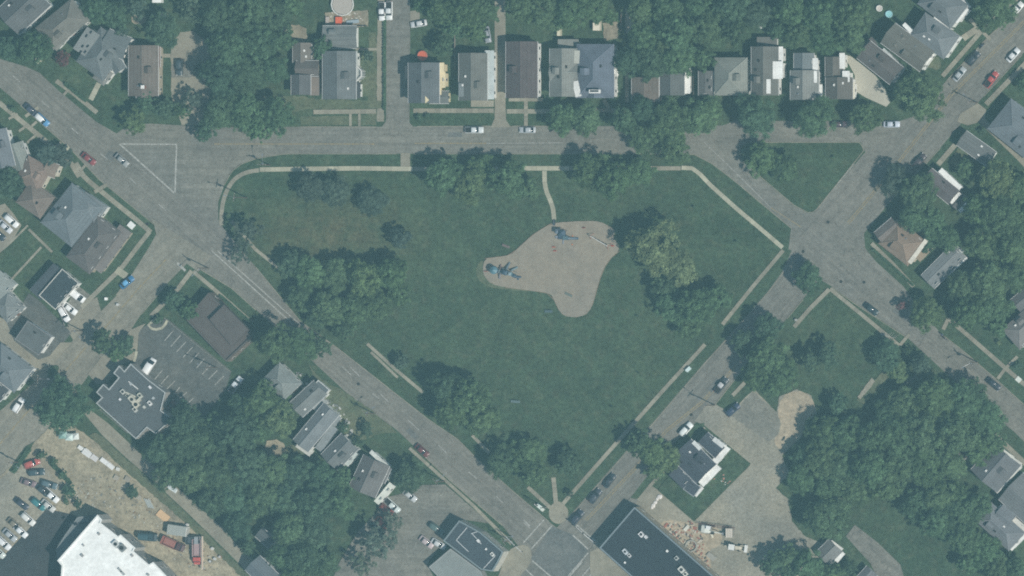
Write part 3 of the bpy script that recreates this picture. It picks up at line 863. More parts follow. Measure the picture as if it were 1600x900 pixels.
# top middle, west to east
house('long narrow brown house behind the big street tree left of the back street', [(472, 68, 472, 97, 27, 'gable', dict(he=3.6, col=(.17, .15, .13))), (463, 107, 497, 107, 22, 'gable', dict(he=4.4)), (470, 118, 470, 147, 28, 'gable', dict(col=(.11, .11, .11), he=4.8)), (492, 122, 492, 148, 14, 'flat', dict(he=3, col=(.22, .18, .15), rim=False))], col=(.13, .115, .105), wall=TANW, he=4.4)
house('grey garage behind the house with the round white deck', [(505, 58, 556, 58, 33, 'gable', dict(pitch=.2))], col=(.165, .175, .17), he=3.2, vents=0, name='garage', cat='garage', win=False)
hs, b0 = house('grey house with a round white deck and turret on its east side', [(530, 81, 530, 154, 50, 'gable'), (551, 81, 551, 101, 13, 'flat', dict(he=3.4, col=(.42, .45, .42), rim=False)), (554, 130, 554, 152, 16, 'flat', dict(he=3.4, col=DARK, rimc=(.7, .7, .68)))], col=(.145, .155, .155))
p = W(554, 115, 3.5)
mb = MB()
for k in range(8):
    a0, a1 = k * math.pi / 4 + .39, (k + 1) * math.pi / 4 + .39
    mb.bar((p.x + 2.1 * math.cos(a0), p.y + 2.1 * math.sin(a0), 3.6), (p.x + 2.1 * math.cos(a1), p.y + 2.1 * math.sin(a1), 3.6), .16, seg=4)
    mb.bar((p.x + 2.1 * math.cos(a0), p.y + 2.1 * math.sin(a0), 0), (p.x + 2.1 * math.cos(a0), p.y + 2.1 * math.sin(a0), 3.6), .12, seg=4)
part(hs, b0, 'deck_railing', 'trim_white', mb)
part(hs, b0, 'deck', 'painted', MB().bar((p.x, p.y, 0), (p.x, p.y, 2.6), 2.05, seg=8), (.3, .32, .31))
hs, b0 = house('dark grey house with cream east wall and bay on the back street corner', [(662, 99, 662, 160, 46, 'gable'), (646, 104, 646, 122, 24, 'flat', dict(he=4.4, col=(.05, .06, .065), rim=False)), (672, 152, 700, 152, 17, 'gable', dict(he=3.2, col=(.17, .18, .17))), (688, 99, 688, 112, 10, 'flat', dict(he=4.6, col=CRM, wall=CRM, rim=False)), (687, 113, 687, 136, 16, 'flat', dict(he=4.2, col=CRM, wall=CRM, rimc=CRM)), (684, 137, 684, 147, 9, 'flat', dict(he=4.3, col=CRM, wall=CRM, rim=False)), (660, 150, 667, 158, 5, 'flat', dict(he=6.6, col=CRM, rim=False))], col=(.12, .13, .135), wall=CRM)
house('grey house with a pale blue lean-to along the whole east side', [(739, 84, 739, 156, 42, 'gable'), (765, 80, 765, 154, 12, 'flat', dict(he=3.6, col=(.52, .57, .56), rim=False)), (723, 131, 723, 150, 10, 'flat', dict(he=5.7, col=(.2, .22, .22), rimc=(.6, .62, .6)))], col=(.15, .15, .135))
house('long brown roofed house between the driveway and the grey cross gabled house', [(815, 66, 815, 152, 47, 'gable', dict(pitch=.3))], col=(.105, .085, .082), vents=1)
house('pale grey cross gabled house touching the slate blue one', [(881, 77, 881, 150, 42, 'gable'), (860, 113, 902, 113, 26, 'gable', dict(he=5.25)), (902, 80, 901, 98, 6, 'flat', dict(he=5.4, col=(.5, .5, .44), rim=False)), (899, 128, 904, 150, 7, 'flat', dict(he=5.45, col=WHT, rim=False)), (873, 69, 903, 69, 13, 'flat', dict(he=3, rim=False))], col=(.215, .22, .2))
hs, b0 = house('big slate blue hipped house with a white skylight near its front', [(930, 70, 930, 152, 56, 'hip', dict(pitch=.45)), (930, 132, 930, 152, 26, 'gable', dict(he=5.3)), (957, 80, 957, 96, 5, 'flat', dict(he=3.4, col=WHT, rim=False)), (957, 104, 957, 114, 8, 'flat', dict(he=3.2, col=WHT, rimc=(.3, .3, .3))), (956, 124, 956, 148, 8, 'flat', dict(he=3.0, col=(.45, .45, .45), rimc=WHT))], col=(.13, .15, .185))
p = W(930, 143, 7.6); part(hs, b0, 'skylight', 'trim_white', MB().box(p.x, p.y, 7.9, 3.2, 1.0, .5)); part(hs, b0, 'skylight_glass', 'glass_dark', MB().box(p.x - .1, p.y + .1, 8.0, 2.4, .5, .4))
house('brown roofed house half under trees right of the slate blue house', [(1008, 122, 1008, 158, 40, 'gable', dict(pitch=.3))], col=(.15, .125, .105), vents=0, wall=TANW)
house('grey house under trees with a bright white east wall', [(1050, 110, 1050, 148, 36, 'gable'), (1072, 108, 1072, 145, 11, 'flat', dict(he=3.2, col=WHT, rim=False))], col=(.12, .125, .12), vents=0)
house('narrow grey house squeezed left of the pale grey hipped house', [(1103, 112, 1103, 148, 21, 'gable', dict(pitch=.3))], col=(.125, .125, .12), he=4.2)
house('pale grey green hipped house with light ridge lines by the street trees', [(1142, 91, 1142, 148, 49, 'hip')], col=(.235, .245, .215), vents=1)
house('grey brown house with white east bays, left of the narrow light house', [(1195, 74, 1195, 148, 40, 'gable'), (1184, 65, 1213, 65, 12, 'flat', dict(he=3, rim=False)), (1218, 74, 1218, 96, 9, 'flat', dict(he=4.6, col=WHT, rim=False)), (1214, 97, 1214, 122, 16, 'flat', dict(he=5.6, col=WHT, rim=False)), (1201, 125, 1201, 145, 4, 'flat', dict(he=6.6, col=WHT, rim=False))], col=(.145, .145, .13))
house('light grey house with a blue grey rear wing and white porch', [(1257, 111, 1257, 155, 42, 'gable', dict(col=(.215, .22, .205))), (1256, 84, 1256, 110, 29, 'gable', dict(he=4.6, col=(.17, .19, .195))), (1274, 92, 1274, 110, 6, 'flat', dict(he=4.7, col=WHT, rim=False)), (1270, 112, 1270, 128, 11, 'flat', dict(he=5.5, col=WHT, rim=False)), (1278, 133, 1278, 148, 12, 'flat', dict(he=4.2, col=WHT, rim=False))], col=(.2, .205, .195))
house('dark grey brown house beside the white triangular driveway', [(1311, 122, 1311, 154, 40, 'gable'), (1303, 90, 1303, 122, 25, 'gable', dict(he=4.6)), (1316, 84, 1316, 106, 6, 'flat', dict(he=4.7, col=WHT, rim=False)), (1322, 112, 1322, 127, 9, 'flat', dict(he=5.5, col=WHT, rim=False)), (1330, 129, 1330, 153, 9, 'flat', dict(he=4.2, col=(.72, .68, .55), rim=False))], col=(.13, .12, .105))
# top right block
house('dark brown grey house next to the pointed driveway, third row house from the corner tree', [(1350, 78, 1400, 118, 32, 'gable', dict(he=6.2)), (1380, 78, 1406, 104, 4, 'flat', dict(he=5.6, col=(.5, .52, .5), rim=False)), (1352, 74, 1366, 64, 12, 'flat', dict(he=3, rim=False))], col=(.12, .108, .10), wall=GRW)
house('grey brown house with brilliant white gable wall facing the cross road', [(1388, 52, 1448, 96, 36, 'gable', dict(he=6.4)), (1398, 70, 1412, 58, 10, 'gable', dict(he=7.2)), (1456, 84, 1442, 100, 7, 'flat', dict(he=3.6, col=WHT, rim=False)), (1413, 38, 1450, 76, 4, 'flat', dict(he=5.8, col=WHT, rim=False))], col=(.15, .145, .125))
house('light blue grey hipped house between the white gabled house and the top edge house', [(1434, 38, 1486, 74, 42, 'hip', dict(he=6.2)), (1462, 26, 1484, 46, 4, 'flat', dict(he=5.6, col=WHT, rim=False)), (1496, 60, 1478, 80, 6, 'flat', dict(he=3.6, col=(.65, .66, .64), rim=False))], col=(.18, .195, .20))
house('blue grey house at the top edge beside the large roadside tree', [(1448, -12, 1498, 26, 44, 'hip', dict(he=6.2)), (1511, 14, 1494, 34, 4, 'flat', dict(he=5.6, col=WHT, rim=False)), (1496, -8, 1511, 12, 4, 'flat', dict(he=5.6, col=(.6, .6, .58), rim=False))], col=(.16, .175, .18))
house('large blue grey hipped house at the right edge with the long concrete drive', [(1562, 178, 1630, 232, 58, 'hip')], col=(.165, .185, .20), he=5.5)
house('small narrow grey house between the cross road and the concrete drive', [(1503, 216, 1548, 248, 25, 'gable', dict(pitch=.4))], col=(.15, .155, .15), he=4)
house('purple grey house with white walls mostly hidden by trees', [(1448, 274, 1490, 308, 25, 'gable', dict(he=5.6)), (1470, 266, 1500, 294, 6, 'flat', dict(he=5.0, col=WHT, rim=False)), (1499, 302, 1486, 316, 4, 'flat', dict(he=4.8, col=WHT, rim=False)), (1514, 316, 1500, 330, 4, 'flat', dict(he=3.5, col=(.7, .7, .66), rim=False)), (1490, 322, 1506, 305, 16, 'gable', dict(he=3.4, col=(.1, .1, .1)))], col=(.125, .11, .11))
house('tan brown hipped house on the corner of the side road', [(1388, 362, 1432, 396, 46, 'hip'), (1374, 372, 1400, 350, 22, 'gable', dict(he=4.5, col=(.17, .145, .13))), (1432, 402, 1450, 382, 16, 'flat', dict(he=3, col=(.30, .24, .17), rim=False)), (1447, 376, 1422, 410, 4, 'flat', dict(he=4.8, col=(.72, .68, .58), rim=False))], col=(.24, .18, .135), wall=(.62, .55, .44), he=4.6)
house('long metal grey house with a white trimmed front under the side road trees', [(1450, 440, 1498, 392, 27, 'gable', dict(pitch=.25)), (1509, 402, 1478, 430, 4, 'flat', dict(he=3.6, col=WHT, rim=False)), (1489, 382, 1503, 394, 4, 'flat', dict(he=3.6, col=(.6, .62, .6), rim=False))], col=(.185, .195, .195), he=4, vents=3)
house('grey house cut by the right edge above the side road walkway', [(1580, 530, 1618, 496, 40, 'hip')], col=(.2, .19, .18), he=4.5)
house('small cream walled house at the right edge among dark trees', [(1588, 478, 1625, 446, 24, 'gable')], col=(.13, .13, .13), wall=CRM, he=4, vents=0)
# lower right
house('house with one slate and one tan roof slope near the right edge', [(1538, 751, 1574, 710, 52, 'gable', dict(pitch=.5)), (1556, 767, 1592, 728, 7, 'flat', dict(he=4.2, col=(.68, .67, .60), rim=False)), (1556, 697, 1568, 706, 5, 'flat', dict(he=3.2, col=(.6, .6, .55), rim=False)), (1568, 706, 1582, 716, 5, 'flat', dict(he=3.2, col=(.6, .6, .55), rim=False)), (1580, 716, 1594, 726, 5, 'flat', dict(he=3.2, col=(.6, .6, .55), rim=False))], col=(.14, .145, .15), he=5)
house('small brown shed roof poking out of the trees left of the two tone house', [(1496, 716, 1516, 697, 16, 'gable', dict(pitch=.2))], col=(.17, .15, .13), he=3, vents=0, name='shed', cat='shed', win=False)
house('blue grey hipped house at the lower right edge, below the others', [(1537, 800, 1588, 846, 36, 'hip'), (1560, 800, 1580, 815, 26, 'gable', dict(he=5.0)), (1579, 857, 1600, 836, 6, 'flat', dict(he=4.0, col=WHT, rim=False)), (1562, 792, 1606, 830, 6, 'flat', dict(he=4.2, col=(.6, .58, .52), rim=False))], col=(.18, .19, .20), he=4.8)
house('grey house cut by the lower right edge behind the hipped house', [(1580, 760, 1640, 815, 54, 'gable')], col=(.17, .175, .175), he=5)
house('small two tone garage with white trim by the curved concrete drive', [(1286, 873, 1306, 853, 28, 'gable', dict(pitch=.5)), (1317, 864, 1307, 876, 5, 'flat', dict(he=3.0, col=WHT, rim=False)), (1299, 847, 1315, 859, 4, 'flat', dict(he=3.0, col=(.66, .66, .62), rim=False))], col=(.18, .185, .18), he=3.2, vents=0)
house('small roof cut by the bottom edge below the two tone garage', [(1344, 912, 1362, 892, 20, 'gable')], col=(.15, .155, .16), he=3, vents=0, name='shed', cat='shed')
house('black roofed house with white walls on the square lawn', [(1065, 702, 1103, 740, 41, 'gable', dict(pitch=.35)), (1099, 684, 1124, 707, 20, 'gable', dict(he=4.5, pitch=.35)), (1054, 735, 1074, 755, 20, 'flat', dict(he=4, rim=False)), (1074, 757, 1089, 768, 17, 'flat', dict(he=3.2, rimc=(.3, .32, .33))), (1096, 756, 1122, 729, 9, 'flat', dict(he=3.6, col=WHT, rim=False)), (1118, 721, 1136, 699, 8, 'flat', dict(he=3.6, col=WHT, rim=False)), (1086, 773, 1096, 761, 6, 'flat', dict(he=2.8, col=WHT, rim=False)), (1116, 686, 1130, 697, 5, 'flat', dict(he=4.6, col=(.55, .56, .54), rim=False)), (1084, 691, 1094, 701, 4, 'flat', dict(he=4.9, col=(.6, .62, .6), rim=False))], col=(.062, .07, .085), he=4.8, vents=5)
# left side
house('grey roofed house cut by the left edge above the brown one', [(-8, 205, 6, 262, 34, 'gable'), (22, 226, 36, 264, 26, 'gable', dict(he=4, col=(.235, .25, .225)))], col=(.16, .175, .19))
house('brown house with two hipped roofs between the tree shadow and the big blue roof', [(62, 254, 42, 290, 40, 'hip', dict(col=(.22, .165, .135))), (66, 296, 44, 328, 44, 'hip', dict(he=4.8)), (72, 262, 88, 268, 20, 'gable', dict(he=4.7, col=(.27, .21, .165)))], col=(.19, .155, .13), wall=(.6, .55, .45), he=4.8)
house('very large blue grey hipped roof building near the painted triangle', [(136, 306, 88, 366, 60, 'hip', dict(pitch=.36)), (150, 312, 132, 338, 40, 'hip', dict(he=4.5, col=(.185, .2, .205)))], col=(.15, .17, .18), he=5, vents=4)
house('dark grey brown building with a lower tan porch roof on the road corner', [(170, 350, 122, 414, 44, 'hip', dict(pitch=.35)), (196, 358, 150, 420, 20, 'flat', dict(he=3.2, col=(.20, .18, .165), rim=False))], col=(.125, .115, .108), he=4.6, vents=1, wall=TANW)
house('small black flat roofed shop with white edges by the white van', [(110, 432, 75, 472, 32, 'flat', dict(rimc=(.6, .58, .52))), (92, 420, 56, 460, 22, 'flat', dict(he=3.2, col=(.06, .07, .08), rim=False))], col=(.045, .055, .062), he=4.2, vents=2, name='shop', cat='shop')
house('pale grey pyramid roofed house at the left edge', [(0, 465, 24, 492, 34, 'hip')], col=(.2, .215, .21), he=4, vents=1)
house('flat light grey roof at the left edge beside the fenced lawns', [(-20, 470, 12, 434, 30, 'flat', dict(rim=False))], col=(.27, .29, .27), he=4, vents=0, name='outbuilding', cat='outbuilding')
house('square grey flat roofed building on the small asphalt lot', [(35, 516, 70, 540, 33, 'flat', dict(rimc=(.22, .22, .22)))], col=(.12, .128, .125), he=4.5, name='shop', cat='shop', vents=1)
house('big blue grey hipped roof at the left edge above the white car', [(-12, 556, 36, 594, 46, 'hip')], col=(.165, .185, .195), he=5, vents=2)
house('small dark roofed house at the left edge beside the roadside grass', [(-15, 600, 8, 618, 22, 'flat')], col=(.07, .075, .08), he=4, vents=0, name='outbuilding', cat='outbuilding')
# along the avenue, south side
house('pale grey hipped house nearest the tree beside the avenue', [(424, 580, 456, 612, 36, 'hip')], col=(.21, .23, .22), he=4.8)
house('grey house with a white framed square porch roof', [(463, 640, 500, 606, 28, 'gable'), (492, 602, 508, 616, 18, 'flat', dict(he=3.4, col=(.13, .15, .16), rimc=(.62, .64, .62)))], col=(.17, .18, .175), he=4.8)
house('long narrow blue grey house with white broken edges beside the worn bank', [(517, 640, 470, 696, 28, 'gable'), (528, 650, 514, 668, 10, 'flat', dict(he=3, col=(.25, .27, .27), rimc=(.7, .7, .68))), (498, 702, 522, 668, 10, 'flat', dict(he=3.4, col=(.27, .29, .29), rim=False)), (492, 640, 508, 626, 9, 'flat', dict(he=3.2, col=(.34, .36, .35), rim=False))], col=(.185, .2, .205), he=5, wall=WHT)
house('grey house in tree shade below the long narrow one', [(546, 690, 515, 722, 34, 'gable'), (556, 708, 542, 726, 5, 'flat', dict(he=4.0, col=(.5, .54, .5), rim=False))], col=(.145, .155, .155), he=4.6, vents=1)
house('brown grey house with a long white side wall by the parked cars', [(588, 720, 566, 768, 42, 'gable'), (600, 728, 590, 750, 22, 'gable', dict(he=4.4)), (589, 785, 612, 757, 7, 'flat', dict(he=4.0, col=(.68, .70, .62), rim=False)), (580, 706, 604, 728, 4, 'flat', dict(he=4.4, col=(.6, .62, .58), rim=False))], col=(.15, .145, .14), he=5)
house('low white roofed outbuilding at the rear of the long narrow house', [(466, 694, 486, 708, 9, 'flat', dict(rim=False))], col=(.62, .62, .57), he=2.8, vents=0, name='outbuilding', cat='outbuilding', win=False)
house('slate roofed house among dense trees cut by the bottom edge', [(395, 880, 425, 910, 30, 'gable')], col=(.13, .15, .165), he=5, vents=0)
house('small dark roof in a gap of the trees near the orange patch', [(405, 832, 425, 850, 16, 'gable')], col=(.10, .115, .12), he=3.5, vents=0, name='shed', cat='shed')

# commercial and large buildings
flat_building('large black flat roofed building on the crossroads, cut by the bottom edge', [(992, 792), (937, 856), (1062, 968), (1122, 906)], 6, BLK, TANW, (.20, .24, .26),
              units=((1003, 835, 1.4, 1.2, .9, (.7, .7, .7)), (1010, 839, .9, .8, .7, (.6, .6, .6)), (978, 862, 1.6, 1.0, .9, (.55, .58, .6)), (984, 868, 1.0, .8, .6, (.65, .65, .65)), (977, 879, .5, .5, .5, WHT), (1058, 872, 1.0, 1.0, .8, (.5, .52, .5)), (1066, 890, 1.8, 1.4, 1.0, (.6, .6, .55)), (1072, 897, 1.0, 1.2, .8, (.7, .68, .6)), (1043, 861, .6, .6, .5, WHT)))
hs, b0 = flat_building('dark flat roofed building with many notched corners by the striped parking lot', [(205, 568), (195, 580), (187, 571), (178, 583), (186, 590), (171, 608), (162, 600), (151, 613), (160, 621), (151, 630), (213, 686), (230, 668), (244, 678), (270, 655), (252, 641), (259, 613), (231, 592)], 5.2, (.092, .100, .104), (.35, .33, .3), (.44, .46, .45), rimw=.22,
              units=((193, 612, 1.3, 1.1, .8, (.5, .5, .45)), (208, 624, 2.2, 1.4, 1.2, (.5, .48, .40)), (214, 632, 1.6, 1.6, 1.1, (.55, .52, .42)), (220, 618, 1.5, 1.0, .9, (.5, .5, .42)), (235, 605, .9, .6, .5, (.7, .7, .7)), (235, 630, 1.3, .9, .7, (.75, .75, .72)), (188, 624, .6, .6, .4, (.7, .7, .7)), (212, 640, 1.4, 1.0, .8, (.5, .5, .45)), (200, 618, 1.0, .8, .6, (.42, .42, .36)), (217, 626, .9, 1.6, .7, (.48, .46, .38)), (226, 636, .8, .7, .5, (.5, .5, .45)), (240, 622, .7, .7, .4, (.4, .42, .42)), (205, 600, .7, .7, .4, (.4, .42, .42))))
a, b = W(201, 596, 5.3), W(216, 608, 5.3); part(hs, b0, 'roof_duct', 'trim_white', MB().bar((a.x, a.y, 5.4), (b.x, b.y, 5.4), .16, seg=6))
a, b = W(197, 613, 5.3), W(212, 620, 5.3); part(hs, b0, 'roof_duct', 'painted', MB().bar((a.x, a.y, 5.5), (b.x, b.y, 5.5), .3, seg=6), (.5, .48, .4))
hs, b0 = flat_building('brown flat roofed building with a raised roof block beside the parking lot', [(327, 457), (291, 499), (354, 565), (394, 527)], 4.6, (.100, .084, .076), (.20, .16, .13), (.105, .090, .08), units=())
q = [tuple(W(x, y, 6.3))[:2] for x, y in ((350, 476), (327, 499), (362, 541), (388, 515))]
part(hs, b0, 'raised_roof', 'membrane', MB().prism(q, 4.5, 6.3), (.100, .085, .078))
hs, b0 = flat_building('dark commercial building with white roof edging lines at the bottom crossroads', [(718, 813), (693, 845), (752, 890), (770, 893), (778, 880), (787, 862), (751, 831)], 5.5, (.055, .066, .078), (.5, .48, .42), (.20, .24, .25),
              units=((748, 845, .9, .7, .6, (.7, .7, .68)), (770, 866, 1.1, .8, .6, (.75, .75, .7)), (760, 858, .5, .5, .4, WHT)))
for pts in ([(730, 824), (713, 844), (732, 862)], [(736, 834), (748, 830), (768, 848)], [(737, 833), (752, 850)], [(774, 868), (755, 889)]):
    mb = MB()
    P = [W(x, y, 5.6) for x, y in pts]
    for a, b in zip(P, P[1:]): mb.bar((a.x, a.y, 5.6), (b.x, b.y, 5.6), .14, seg=4)
    part(hs, b0, 'roof_trim', 'painted', mb, (.5, .52, .52))
flat_building('low grey ribbed metal annex at the bottom edge below the dark commercial building', [(704, 857), (670, 886), (716, 935), (770, 935), (751, 892)], 4.0, (.25, .27, .255), (.3, .3, .28), (.3, .31, .3), mat='ribbed_metal', win=False, rimh=.1, name='annex', cat='building')
wb, b0 = flat_building('huge white roofed building cut by the lower left corner of the photo', [(153, 804), (160, 812), (158, 817), (185, 838), (189, 835), (212, 856), (209, 861), (233, 882), (240, 878), (285, 925), (240, 990), (88, 990), (97, 884), (90, 876)], 8.5, (.90, .91, .88), (.36, .36, .34), (.80, .81, .78), rimh=.35, rimw=.4,
              units=((182, 850, 1.9, 1.5, .9, (.55, .57, .55)), (192, 856, 1.9, 1.7, 1.1, (.2, .22, .22)), (155, 834, .7, .6, .5, (.3, .3, .3)), (131, 852, .6, .5, .5, (.4, .4, .4)), (129, 868, .8, .7, .6, (.3, .3, .3)), (207, 868, .7, .6, .5, (.35, .35, .35)), (232, 898, .7, .6, .5, (.35, .35, .35)), (190, 893, 2.6, .6, .4, (.35, .37, .37))), win_rows=(2, 5.4))
an, b0 = flat_building('added low grey block standing for the shaded wall of the huge white building', [(153, 803), (121, 808), (100, 838), (88, 858), (90, 876), (104, 866)], 4.5, (.165, .185, .19), (.3, .3, .3), (.20, .22, .22), name='annex', cat='building', win=False, rimh=.12)  # added block, its grey top stands in for the building's shaded window wall
for x, y in ((110, 819), (118, 819), (126, 818.5), (134, 818), (134, 808), (141, 807)):  # dark boxes stand for the windows of that shaded wall
    p = W(x, y, 5.1); part(an, b0, 'skylight', 'glass_dark', MB().box(p.x, p.y, 5.12, .95, .6, .16, .35))  # added box, stands in for a window of the shaded wall

# ------------------------------------------------------------------ trees
def crown_mesh(name, seed, leaves, ls, lobes, spread=0.55, flat=0.72):
    r = np.random.RandomState(seed)
    C = [np.array([0, 0, 0.12])]
    Rr = [0.60]
    for i in range(lobes):
        a = 2 * math.pi * (i + r.uniform(-.3, .3)) / lobes
        d = r.uniform(.34, spread)
        C.append(np.array([math.cos(a) * d, math.sin(a) * d, r.uniform(-.18, .22)])); Rr.append(r.uniform(.30, .46))
    for i in range(lobes // 2):
        a = r.uniform(0, 2 * math.pi); d = r.uniform(.1, .35)
        C.append(np.array([math.cos(a) * d, math.sin(a) * d, r.uniform(.22, .42)])); Rr.append(r.uniform(.22, .36))
    for i in range(lobes):
        a = r.uniform(0, 2 * math.pi); d = r.uniform(.6, .8)
        C.append(np.array([math.cos(a) * d, math.sin(a) * d, r.uniform(-.2, .1)])); Rr.append(r.uniform(.12, .22))
    C = np.array(C); Rr = np.array(Rr)
    # clumps of leaves on the lobes
    ncl = max(30, leaves // 44)
    pk = Rr ** 2 / (Rr ** 2).sum()
    idx = r.choice(len(C), ncl, p=pk)
    d = r.normal(size=(ncl, 3)); d[:, 2] = np.abs(d[:, 2]) * 1.0 - .25 * r.rand(ncl)
    d /= np.linalg.norm(d, axis=1)[:, None]
    cc = C[idx] + d * (Rr[idx] * r.uniform(.70, 1.02, ncl))[:, None]
    ctone = r.uniform(.62, 1.40, ncl)
    cr = r.uniform(.06, .15, ncl)
    li = r.choice(ncl, leaves, p=(cr ** 1.5) / (cr ** 1.5).sum())
    off = r.normal(size=(leaves, 3)); off /= np.linalg.norm(off, axis=1)[:, None]
    off *= (r.rand(leaves) ** .5)[:, None]
    off[:, 2] *= .6
    pos = cc[li] + off * cr[li][:, None]
    nor = d[li] * .7 + off * .7 + r.normal(size=(leaves, 3)) * .35 + np.array([0, 0, .45])
    nor /= np.linalg.norm(nor, axis=1)[:, None]
    pos[:, 2] *= flat
    up = r.normal(size=(leaves, 3))
    u = np.cross(nor, up); u /= np.linalg.norm(u, axis=1)[:, None]
    v = np.cross(nor, u)
    sz = ls * r.uniform(.6, 1.35, leaves)
    a, b = u * sz[:, None], v * (sz * r.uniform(.55, 1.0, leaves))[:, None]
    V = np.stack([pos - a, pos + b * .9, pos + a, pos - b * .9], 1).reshape(-1, 3)
    me = bpy.data.meshes.new(name)
    me.vertices.add(leaves * 4); me.loops.add(leaves * 4); me.polygons.add(leaves)
    me.vertices.foreach_set('co', V.ravel().astype(np.float32))
    me.loops.foreach_set('vertex_index', np.arange(leaves * 4, dtype=np.int32))
    me.polygons.foreach_set('loop_start', np.arange(0, leaves * 4, 4, dtype=np.int32))
    me.update(calc_edges=True)
    at = me.attributes.new('tone', 'FLOAT', 'POINT')
    at.data.foreach_set('value', np.repeat(ctone[li] * r.uniform(.88, 1.12, leaves), 4).astype(np.float32))
    me.materials.append(MATS['foliage'])
    return me
BIG = [crown_mesh('crown', 10 + i, 13000, .030, 6 + i % 3, .50 + .03 * (i % 4)) for i in range(6)]
MID = [crown_mesh('crown', 30 + i, 6500, .043, 5 + i % 3, .48 + .04 * (i % 3)) for i in range(5)]
SML = [crown_mesh('crown', 50 + i, 2200, .075, 4 + i % 2, .45) for i in range(3)]
THIN = [crown_mesh('crown', 70 + i, 3600, .036, 8, .62) for i in range(2)]
def trunk_mesh(seed):
    r = random.Random(seed)
    mb = MB().bar((0, 0, 0), (0, 0, .6), .058, .042, 8).bar((0, 0, .58), (.02, .01, 1.0), .042, .02, 6)
    for i in range(5):
        a = i * 1.26 + r.uniform(-.3, .3); z = r.uniform(.35, .7); q = r.uniform(.28, .45)
        mb.bar((0, 0, z), (math.cos(a) * q, math.sin(a) * q, z + r.uniform(.2, .4)), .024, .01, 5)
    me = mb.mesh('trunk'); me.materials.append(MATS['bark'])
    return me
TRK = [trunk_mesh(i) for i in range(3)]
GREENS = {'g': (.098, .165, .082), 'd': (.078, .135, .078), 'b': (.085, .135, .092), 'y': (.150, .205, .100), 'l': (.130, .190, .088), 'h': (.13, .165, .12), 'r': (.15, .072, .068), 'k': (.082, .118, .088)}
ORD = ['', 'first', 'second', 'third', 'fourth', 'fifth', 'sixth', 'seventh', 'eighth', 'ninth', 'tenth', 'eleventh', 'twelfth', 'thirteenth', 'fourteenth', 'fifteenth', 'sixteenth']

def tree(x, y, r, tint, label, group=None, thin=False, name='broadleaf_tree', hs=1.0, cat='tree'):
    R = r * S * 1.06
    trunk = min(6.0, .55 * R + .9) * hs
    zc = trunk + .42 * R * hs
    p = W(x, y, zc)
    t = thing(name, label, cat, (p.x, p.y, 0), rnd.uniform(0, 6.28), group)
    pool = THIN if thin else (BIG if r >= 25 else MID if r >= 13 else SML)
    g = GREENS[tint]
    k = rnd.uniform(.88, 1.14)
    cl = (g[0] * k * rnd.uniform(.94, 1.08), g[1] * k, g[2] * k * rnd.uniform(.94, 1.08))
    o = link('crown', rnd.choice(pool), None, t, cl, (0, 0, zc))
    o.scale = (R * rnd.uniform(.94, 1.06), R * rnd.uniform(.94, 1.06), R * rnd.uniform(.9, 1.1) * hs)
    o = link('trunk', rnd.choice(TRK), None, t, None, (0, 0, 0))
    o.scale = (max(R, 1.2), max(R, 1.2), zc + .25 * R)
    return t

def grove(phrase, group, lst, tint='g'):
    lst = [(*q, tint) if len(q) == 3 else q for q in lst]
    srt = sorted(lst, key=lambda q: q[0])
    for i, (x, y, r, c) in enumerate(srt):
        tree(x, y, r, c, hs=rnd.uniform(.8, 1.35), group=group, label=f'{ORD[i + 1]} crown from left in {phrase}')

grove('the pair at the left edge near the grey corner roof', 'trees by the corner roof', [(18, 76, 26, 'd'), (55, 74, 30, 'd')])
tree(98, 92, 14, 'r', 'small reddish tree between the two upper left houses')
grove('the top edge group behind the many planed house', 'back garden trees', [(150, 14, 28, 'd'), (180, 24, 26, 'd'), (212, 10, 22, 'b'), (188, 52, 15, 'b')])
tree(256, 46, 32, 'd', 'round dark tree above the brown roofed house driveway')
tree(304, 158, 22, 'k', 'sparse tree over the foot of the upper left driveway', thin=True)
tree(318, 110, 18, 'k', 'sparse tree at the right side of the upper left driveway', thin=True)
tree(300, 14, 26, 'b', 'greyish tree at the top edge above the upper left driveway', thin=True)
tree(208, 190, 24, 'l', 'bright green tree at the wedge corner of avenue and street')
grove('the low row in front of the brown roofed house', 'front garden trees', [(228, 160, 20, 'd'), (258, 168, 20, 'd'), (286, 172, 16, 'g')])
grove('the upper big wood left of the back street', 'wood above the street', [(345, 22, 36, 'd'), (390, 15, 36, 'd'), (432, 22, 32, 'd'), (356, 72, 36, 'd'), (405, 66, 36, 'd'), (442, 62, 22, 'g'), (455, 8, 24, 'g')])
grove('the lower half of the big wood reaching the street kerb', 'wood beside the street', [(340, 120, 32, 'd'), (384, 118, 36, 'd'), (428, 110, 28, 'd'), (345, 172, 32, 'g'), (388, 178, 38, 'g'), (432, 180, 34, 'g'), (320, 205, 20, 'd'), (405, 205, 22, 'g')])
tree(502, 74, 19, 'd', 'dark tree overhanging the grey garage roof corner')
tree(575, 88, 12, 'b', 'small tree at the side of the round decked house')
tree(690, 72, 21, 'd', 'single dark round tree behind the cream walled house')
grove('the cluster at the top edge right of the back street', 'trees behind the middle houses', [(660, 6, 20), (690, 16, 28), (728, 18, 30), (760, 16, 24), (745, 48, 22), (712, 44, 20)])
grove('the top edge strip above the long brown roof', 'trees above the brown roof', [(812, 12, 26), (850, 16, 30), (892, 18, 32), (932, 12, 28), (870, 36, 18), (955, 26, 14)])
grove('the upper wood right of the slate blue house', 'wood right of the slate blue house, upper part', [(1000, 14, 28), (1045, 18, 32), (1092, 10, 30), (1010, 58, 32, 'g'), (1058, 54, 34, 'g'), (1102, 46, 32), (1142, 12, 28, 'd'), (1150, 50, 24, 'd'), (1182, 22, 26, 'b')])
